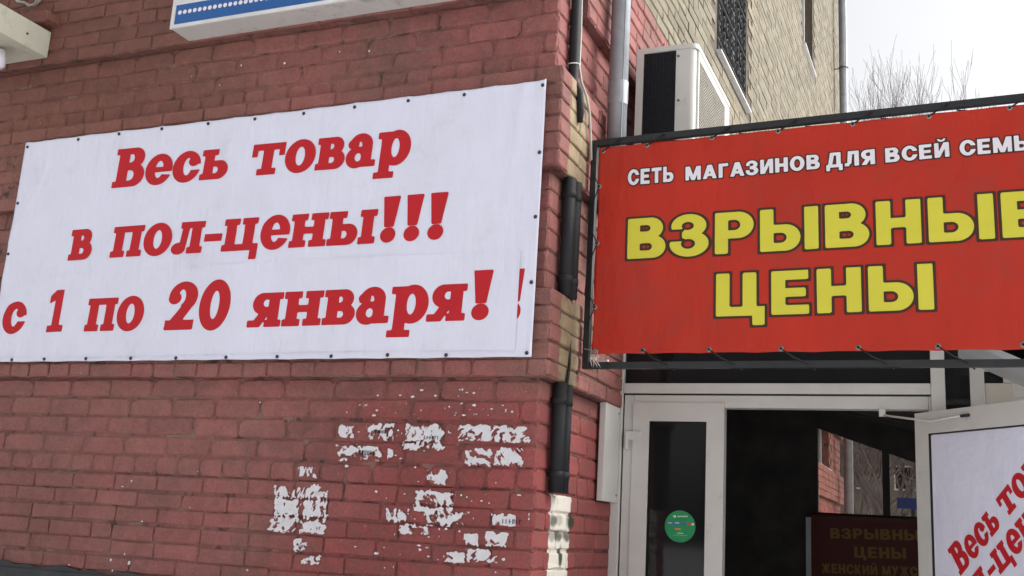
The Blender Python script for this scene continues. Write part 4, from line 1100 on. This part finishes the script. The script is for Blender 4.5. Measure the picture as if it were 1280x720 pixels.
# sloping beams under the ceiling
for k, y in enumerate(np.arange(5.6, 7.3, 0.3)):
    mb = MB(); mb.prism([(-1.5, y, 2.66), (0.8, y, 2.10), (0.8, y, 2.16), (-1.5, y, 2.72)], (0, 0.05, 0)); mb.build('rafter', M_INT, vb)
# banner inside, below the window
ix0, iz1, YI = onY(1014, 641, YBK - 0.05)[0], onY(1018, 643, YBK - 0.05)[2], YBK - 0.05
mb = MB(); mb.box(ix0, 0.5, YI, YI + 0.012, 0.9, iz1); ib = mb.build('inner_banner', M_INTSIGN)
tag(ib, 'red banner with yellow lettering, darkened for shade, inside the vestibule below the window', 'banner')
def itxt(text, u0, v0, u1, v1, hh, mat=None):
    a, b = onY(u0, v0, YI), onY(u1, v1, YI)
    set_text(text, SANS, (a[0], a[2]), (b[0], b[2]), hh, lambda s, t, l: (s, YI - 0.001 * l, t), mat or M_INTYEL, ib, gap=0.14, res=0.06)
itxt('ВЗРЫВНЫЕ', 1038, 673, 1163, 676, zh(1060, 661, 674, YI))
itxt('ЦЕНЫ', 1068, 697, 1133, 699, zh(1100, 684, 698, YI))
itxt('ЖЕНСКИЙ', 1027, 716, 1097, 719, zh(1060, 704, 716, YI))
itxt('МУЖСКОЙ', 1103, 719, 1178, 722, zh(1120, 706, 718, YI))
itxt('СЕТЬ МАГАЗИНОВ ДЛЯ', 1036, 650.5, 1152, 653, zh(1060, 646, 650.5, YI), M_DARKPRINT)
mb = MB(); mb.box(ix0 - 0.035, ix0 - 0.002, YI, YI + 0.03, 0.13, iz1 - 0.02); mb.build('edge_strip', M_CORR, ib)

# cover strip beside the door frame
c0, c1 = onX(753, 503, -1.59), onX(746, 627, -1.59)
cp = empty('cable_cover', (-1.595, c0[1], c1[2]), 'tall flat white cable cover on the brick return beside the door frame', 'cover')
ya, yb = c1[1] - 0.0, 5.095
yL = (c0[1] + c1[1]) / 2
mb = MB(); mb.box(XS + 0.013, XS + 0.045, yL, 5.094, 1.765 + 0.0, c0[2], 0.005); mb.build('panel', M_UPVC, cp)
for (zz) in (c0[2] - 0.03, 1.80):
    mb = MB(); mb.tube([(XS + 0.044, 5.07, zz), (XS + 0.049, 5.07, zz)], 0.005, 8); mb.build('screw', M_SCREW, cp)

# round sticker on the fixed leaf
sp = onY(850, 658, YD + 0.025); sR = zh(850, 638, 678, YD + 0.02) / 2
yS = YD + 0.004 + 0.0215
nn = 40
mb = MB(); mb.add([(sp[0] + sR * math.cos(2 * math.pi * k / nn), yS - dy, sp[2] + sR * math.sin(2 * math.pi * k / nn)) for dy in (0.0, 0.0008) for k in range(nn)],
                  [tuple(range(nn, 2 * nn))] + [(k, (k + 1) % nn, nn + (k + 1) % nn, nn + k) for k in range(nn)])
st = tag(mb.build('round_sticker', M_GREEN), 'round green sticker on the dark glass of the closed door leaf', 'sticker')
def smark(u0, v0, u1, v1, mat, lift=1):
    a, b = onY(u0, v0, yS), onY(u1, v1, yS); mb = MB(); y = yS - 0.0012 - 0.0003 * lift
    mb.quad((a[0], y, b[2]), (b[0], y, b[2]), (b[0], y, a[2]), (a[0], y, a[2])); mb.build('mark', mat, st)
smark(842, 644, 845, 647, M_STWHITE)
for k in range(6): smark(847 + k * 2.2, 644.6, 848.5 + k * 2.2, 646.4, M_STWHITE)
smark(834, 651.5, 841, 655.5, M_STBLUE); smark(842.5, 651.7, 850, 655.8, M_STBLUE); smark(835, 653, 840, 654.2, M_STWHITE, 2); smark(843.5, 653, 849, 654.3, M_STWHITE, 2)
smark(852, 653.5, 857.5, 656, M_STBLUE); smark(859, 653.5, 864, 656.3, M_STRED); smark(864.5, 654, 867.5, 656.8, M_STWHITE)
smark(843.5, 660, 850.5, 662.5, M_STORANGE); smark(847, 666, 854, 667.2, M_STWHITE); smark(841, 668.6, 859, 669.8, M_STWHITE)

# ------------------------------------------------------------------ torn notices on the bricks
def value_noise(seed, n=64):
    r = np.random.RandomState(seed); t = r.rand(n, n)
    def f(x, y):
        xi = np.floor(x).astype(int); yi = np.floor(y).astype(int); fx = x - xi; fy = y - yi
        fx = fx * fx * (3 - 2 * fx); fy = fy * fy * (3 - 2 * fy)
        a = t[xi % n, yi % n]; b = t[(xi + 1) % n, yi % n]; c = t[xi % n, (yi + 1) % n]; d = t[(xi + 1) % n, (yi + 1) % n]
        return (a * (1 - fx) + b * fx) * (1 - fy) + (c * (1 - fx) + d * fx) * fy
    return f
joints = [z0 for (z0, h, k, p) in ROWS if z0 < 2.3]
def row_proud(z): return 0.010 if z < 1.764 else 0.0
def scrap(u, v, wpx, hpx, seed, cover, label, ink=None, name='torn_notice'):
    c = onY(u, v, YF); W = wpx / 2 * abs(onY(u + 1, v, YF)[0] - c[0]); H = hpx / 2 * abs(onY(u, v + 1, YF)[2] - c[2])
    n1, n2, n3 = value_noise(seed), value_noise(seed + 100), value_noise(seed + 200)
    def f(x, z):
        ex = np.abs(x / W); ez = np.abs(z / H)
        base = cover - 0.08 - 0.8 * np.maximum(ex ** 6, ez ** 6)
        ca, sa = math.cos(seed * 1.3), math.sin(seed * 1.3)
        xr, zr = x * ca + z * sa, z * ca - x * sa
        wx = n3(x * 30 + 5, z * 30 + 5) * 1.6
        sk = 0.25 + 0.5 * ((seed * 0.37) % 1.0)
        q = (n1(xr * 34 + 7 + wx, zr * 48 + 9 + wx) - .5) * 1.0 + (n2(xr * 60 + 3, zr * 190 + 5 + wx) - .5) * sk + (n3(x * 120 + 4, z * 120) - .5) * 0.34 + (n1(x * 330, z * 330) - .5) * .12
        g = base + q * 1.7
        zz = z + c[2]
        jd = np.min(np.stack([np.abs(zz - j) for j in joints]), 0)
        return np.minimum(g, (jd - 0.008) * 60 + n3(x * 120, z * 120 + 8) * 1.3 - 0.5)
    vv, ff = glyph_mesh(G(f), -W * 1.15, W * 1.15, -H * 1.15, H * 1.15, 0.0026)
    if not ff: return
    root = empty(name, (c[0], YF, c[2]), label, 'paper scrap', 'torn notices on the brick wall')
    def wp(x, z, l): return (c[0] + x, YF - row_proud(c[2] + z) - 0.0042 - 0.0007 * l - 0.001 * float(n1(np.array(x * 40), np.array(z * 40))), c[2] + z)
    o = tag(link('paper', mesh('paper', [wp(x, z, 0) for x, z in vv], ff), M_PAPER, root), kind='stuff')
    vr, fr_ = glyph_mesh(G(f), -W * 1.15, W * 1.15, -H * 1.15, H * 1.15, 0.0032, 0.14)
    vr2 = [(c[0] + x, YF - row_proud(c[2] + z) - 0.0034, c[2] + z) for x, z in vr]
    tag(link('glue_residue', mesh('glue_residue', vr2, fr_), M_RESIDUE, root), kind='stuff')
    if ink:
        m2 = MB(); rr = random.Random(seed)
        for (du, dv_, wd, hg, cnt) in ink:
            for k in range(cnt):
                x0 = (du + k * wd * 1.35) * 0.0036; z0 = -dv_ * 0.0036
                m = [(x0, z0, x0 + wd * 0.0012, z0 + hg * 0.0036)]
                if rr.random() < .7: m.append((x0, z0 + hg * 0.0036 * rr.choice((0, .4, .8)), x0 + wd * 0.0034, z0 + hg * 0.0036 * rr.choice((.15, .55, 1))))
                if rr.random() < .5: m.append((x0 + wd * 0.0024, z0, x0 + wd * 0.0034, z0 + hg * 0.0036))
                for i, (xa, za, xb, zb) in enumerate(m):
                    if zb <= za: zb = za + hg * 0.0007
                    y = wp((xa + xb) / 2, (za + zb) / 2, 2 + i * .6)[1]
                    m2.quad((c[0] + xa, y, c[2] + za), (c[0] + xb, y, c[2] + za), (c[0] + xb, y, c[2] + zb), (c[0] + xa, y, c[2] + zb))
        m2.build('print', M_INK, root)
SCR = [
 (433, 539, 20, 16, .45, 'small torn white scrap at the left end of the upper row of notices', None),
 (475, 540, 36, 22, .42, 'torn white notice with faint print second in the upper row', [(-6, 2, 2.4, 4, 5)]),
 (531, 546, 52, 34, .20, 'tall torn notice in the middle of the upper row', [(0, 3, 2.6, 4, 6)]),
 (596, 541, 46, 22, .28, 'streaky torn white notice fourth in the upper row', None),
 (640, 543, 44, 22, .48, 'dense torn white notice at the right end of the upper row near the corner', [(-6, -7, 2.0, 2.5, 3)]),
 (450, 567, 56, 20, .34, 'torn white notice printed with bold black digits', [(-1, 2, 3.0, 6, 6)]),
 (488.5, 568, 8, 16, .6, 'narrow upright white scrap beside the notice with bold digits', None),
 (597, 572, 36, 24, .22, 'patchy torn scrap below the streaky notice of the upper row', None),
 (637, 571, 38, 24, .26, 'patchy torn scrap nearest the corner below the dense white notice', None),
 (546, 597, 28, 20, .25, 'ragged white scrap alone in the middle of the header course', None),
 (385, 590, 24, 14, .22, 'thin white streaks of paper above the largest notice', None),
 (362, 630, 38, 44, .50, 'largest torn notice, left half, with ragged white edges', None),
 (396, 629, 30, 46, .52, 'largest torn notice, right half, with ragged white edges', None),
 (354, 657, 34, 18, .44, 'torn white scrap under the left half of the largest notice', None),
 (393, 659, 32, 18, .40, 'torn white scrap under the right half of the largest notice', [(6, 3, 2.6, 4, 2)]),
 (378, 682, 18, 18, .55, 'small white scrap with a word of print, below the largest notice', [(-2, 2, 1.8, 3, 4)]),
 (390, 699, 26, 14, .30, 'lowest white scrap under the largest notice', None),
 (545, 627, 50, 26, .36, 'wide torn white notice low in the middle of the wall', None),
 (560, 648, 60, 22, .20, 'streaky remains just under the wide torn notice', None),
 (500, 645, 34, 20, .14, 'faint paper flecks beside the wide torn notice', None),
 (632, 650, 32, 15, .55, 'small white notice ending in bold black letters near the corner', [(-2, 4, 3.0, 5, 6)]),
 (590, 675, 20, 16, .35, 'white paper scrap with pointed top on a low course', None),
 (622, 675, 30, 20, .24, 'ragged diagonal white scrap on a low course near the corner', None),
 (604, 695, 40, 18, .22, 'ragged white scrap on the lowest courses near the corner', None),
 (520, 661, 40, 16, .14, 'scattered white streaks on a low course in mid wall', None),
 (570, 697, 26, 14, .14, 'faint white flecks at the foot of the papered wall', None),
]
for i, s_ in enumerate(SCR): scrap(s_[0], s_[1], s_[2], s_[3], 11 + i * 7, s_[4], s_[5], s_[6])
# tiny flecks nobody would count
vs, fs = [], []
fr = random.Random(5)
for k in range(210):
    u = fr.gauss(560, 75); v = fr.choice((fr.uniform(485, 520), fr.uniform(530, 585), fr.uniform(590, 716), fr.uniform(600, 716)))
    if k > 190: u, v = fr.uniform(150, 420), fr.uniform(570, 716)
    if not 130 < u < 664: continue
    p = onY(u, v, YF)
    if min(abs(p[2] - j) for j in joints) < 0.012: continue
    r0 = fr.uniform(0.0015, 0.006); m = len(vs); nn_ = 6
    st_ = fr.uniform(0.3, 2.6)
    for a in range(nn_): vs.append((p[0] + r0 * fr.uniform(.4, 1.3) * math.cos(a * 1.047) * st_, YF - row_proud(p[2]) - 0.0038, p[2] + r0 * fr.uniform(.4, 1.3) * math.sin(a * 1.047)))
    fs.append(tuple(range(m, m + nn_)))
for (u, v, r0) in ((356, 79, .007), (302, 82, .005), (275, 107, .004), (462, 64, .006), (240, 96, .003), (425, 65, .004), (141, 700, .006), (164, 703, .010), (143, 713, .005), (89, 706, .004)):
    p = onY(u, v, YF); m = len(vs); pr_ = row_proud(p[2]) if p[2] < 2 else 0
    for a in range(8): vs.append((p[0] + r0 * fr.uniform(.5, 1.3) * math.cos(a * .785), YF - pr_ - 0.0038, p[2] + r0 * fr.uniform(.6, 1.4) * math.sin(a * .785)))
    fs.append(tuple(range(m, m + 8)))
fl = link('paper_flecks', mesh('paper_flecks', vs, fs), M_PAPER); tag(fl, 'tiny white flecks of paper and plaster on the bricks', 'paper flecks', kind='stuff')

# ------------------------------------------------------------------ far things: trees, a building and its sign
def bare_tree(x, y, h, seed, label, spread=0.5, levels=5, low=0.35, half=None):
    rmin = 0.00021 * y
    rr = random.Random(seed); trunk, crown = MB(), MB()
    e = empty('bare_tree', (x, y, 0), label, 'tree', 'bare trees beyond the shop')
    def grow(p, d, L, r, lv):
        n = 4; pts = [p]; rad = [r]; q = Vector(p); dd = Vector(d)
        for i in range(n):
            dd = (dd + Vector((rr.gauss(0, .10), rr.gauss(0, .10), rr.gauss(0.05, .06)))).normalized()
            q = q + dd * (L / n); pts.append(q.copy()); rad.append(max(r * (1 - 0.62 * (i + 1) / n), rmin))
        (trunk if lv == 0 else crown).tube(pts, rad, 7 if lv == 0 else (5 if lv == 1 else 3), cap=False)
        if lv >= levels: return
        kids = [10, 7, 6, 5, 3][min(lv, 4)] - (1 if lv and rr.random() < .4 else 0)
        for k in range(kids):
            f0 = low if lv == 0 else 0.3; f = f0 + (1 - f0) * (k + rr.random()) / kids; i = min(int(f * n), n - 1); base = pts[i].lerp(pts[i + 1], f * n - i)
            a = rr.uniform(0, 2 * math.pi); t = dd.orthogonal().normalized(); b = dd.cross(t)
            nd = (dd + (t * math.cos(a) + b * math.sin(a)) * rr.uniform(.5, 1.0) * spread * 1.3 + Vector((0, 0, .42))).normalized()
            grow(base, nd, L * rr.uniform(.45, .85) * (1.05 - .35 * (f - .35)), r * (1 - .62 * f) * rr.uniform(.5, .75), lv + 1)
    grow(Vector((x, y, 0)), Vector((0, 0, 1)), h * 0.42, h * 0.014, 0)
    zs_ = sorted(p[2] for p in crown.v); mz = zs_[-1]; up_ = [p for p in crown.v if p[2] > 0.6 * mz]
    ox = sum(p[0] for p in up_) / len(up_) - x; oy = sum(p[1] for p in up_) / len(up_) - y
    for m_ in (trunk, crown): m_.v = [(p[0] - ox * p[2] / (0.8 * mz), p[1] - oy * p[2] / (0.8 * mz), p[2]) for p in m_.v]
    hw = max(abs(p[0] - x) for p in crown.v)
    kz = h / mz; kx = (half / hw) if half else kz
    for m_ in (trunk, crown): m_.v = [(x + (p[0] - x) * kx, y + (p[1] - y) * kx, p[2] * kz) for p in m_.v]
    trunk.build('trunk', M_BARK, e, True); crown.build('branches', M_BARK, e, True)
def tree_at(u, vtop, Y, seed, label, **k):
    p = onY(u, vtop, Y); bare_tree(p[0], Y, p[2], seed, label, **k)
tree_at(1132, 28, 36, 6, 'tall bare tree in the middle of the sky above the red banner', levels=5, spread=0.62, half=3.6)
tree_at(1076, 84, 44, 9, 'bare tree beside the distant downpipe', levels=4, half=3.0)
tree_at(1222, 96, 48, 21, 'bare tree barely showing over the right part of the red banner', levels=4, half=3.2)
fbp = onY(1090, 610, 70)
fbx = empty('far_building', (fbp[0], 70, 0), 'low beige building far behind, seen through the vestibule window', 'building')
mb = MB(); mb.box(fbp[0] - 14, fbp[0] + 30, 70, 80, 0, 9.5); mb.build('wall', M_FARWALL, fbx)
for k in range(16):
    for zz in (2.2, 5.4):
        x = fbp[0] - 12.2 + k * 2.7
        mb = MB(); mb.box(x, x + 1.3, 69.93, 70.0 - 0.001, zz, zz + 1.5); wv = mb.build('window', M_WINWHITE, fbx)
        mb = MB(); mb.box(x + .1, x + 1.2, 69.90, 69.929, zz + .1, zz + 1.4); mb.build('pane', M_GLASS_DARK, wv)
YSG = 20.0
p0, p1 = onY(1121, 622, YSG), onY(1162, 637, YSG)
mb = MB(); mb.box(p0[0], p1[0], YSG, YSG + 0.08, p1[2], p0[2]); bs = empty('street_sign', (p0[0], YSG, 0), 'distant blue board seen through the vestibule window', 'sign'); mb.build('board', M_BOARD, bs)
mb = MB(); mb.tube([((p0[0] + p1[0]) / 2, YSG + 0.13, 0), ((p0[0] + p1[0]) / 2, YSG + 0.13, p0[2])], 0.05, 8); mb.build('post', M_STEEL, bs)
bare_tree(onY(1112, 640, 24)[0], 24, 7.5, 33, 'small bare tree seen through the vestibule window', spread=0.9, levels=4, low=0.2)
bare_tree(onY(1088, 640, 30)[0], 30, 8.0, 57, 'bare tree beside the far pipe, seen through the vestibule window', spread=0.95, levels=4, low=0.15)
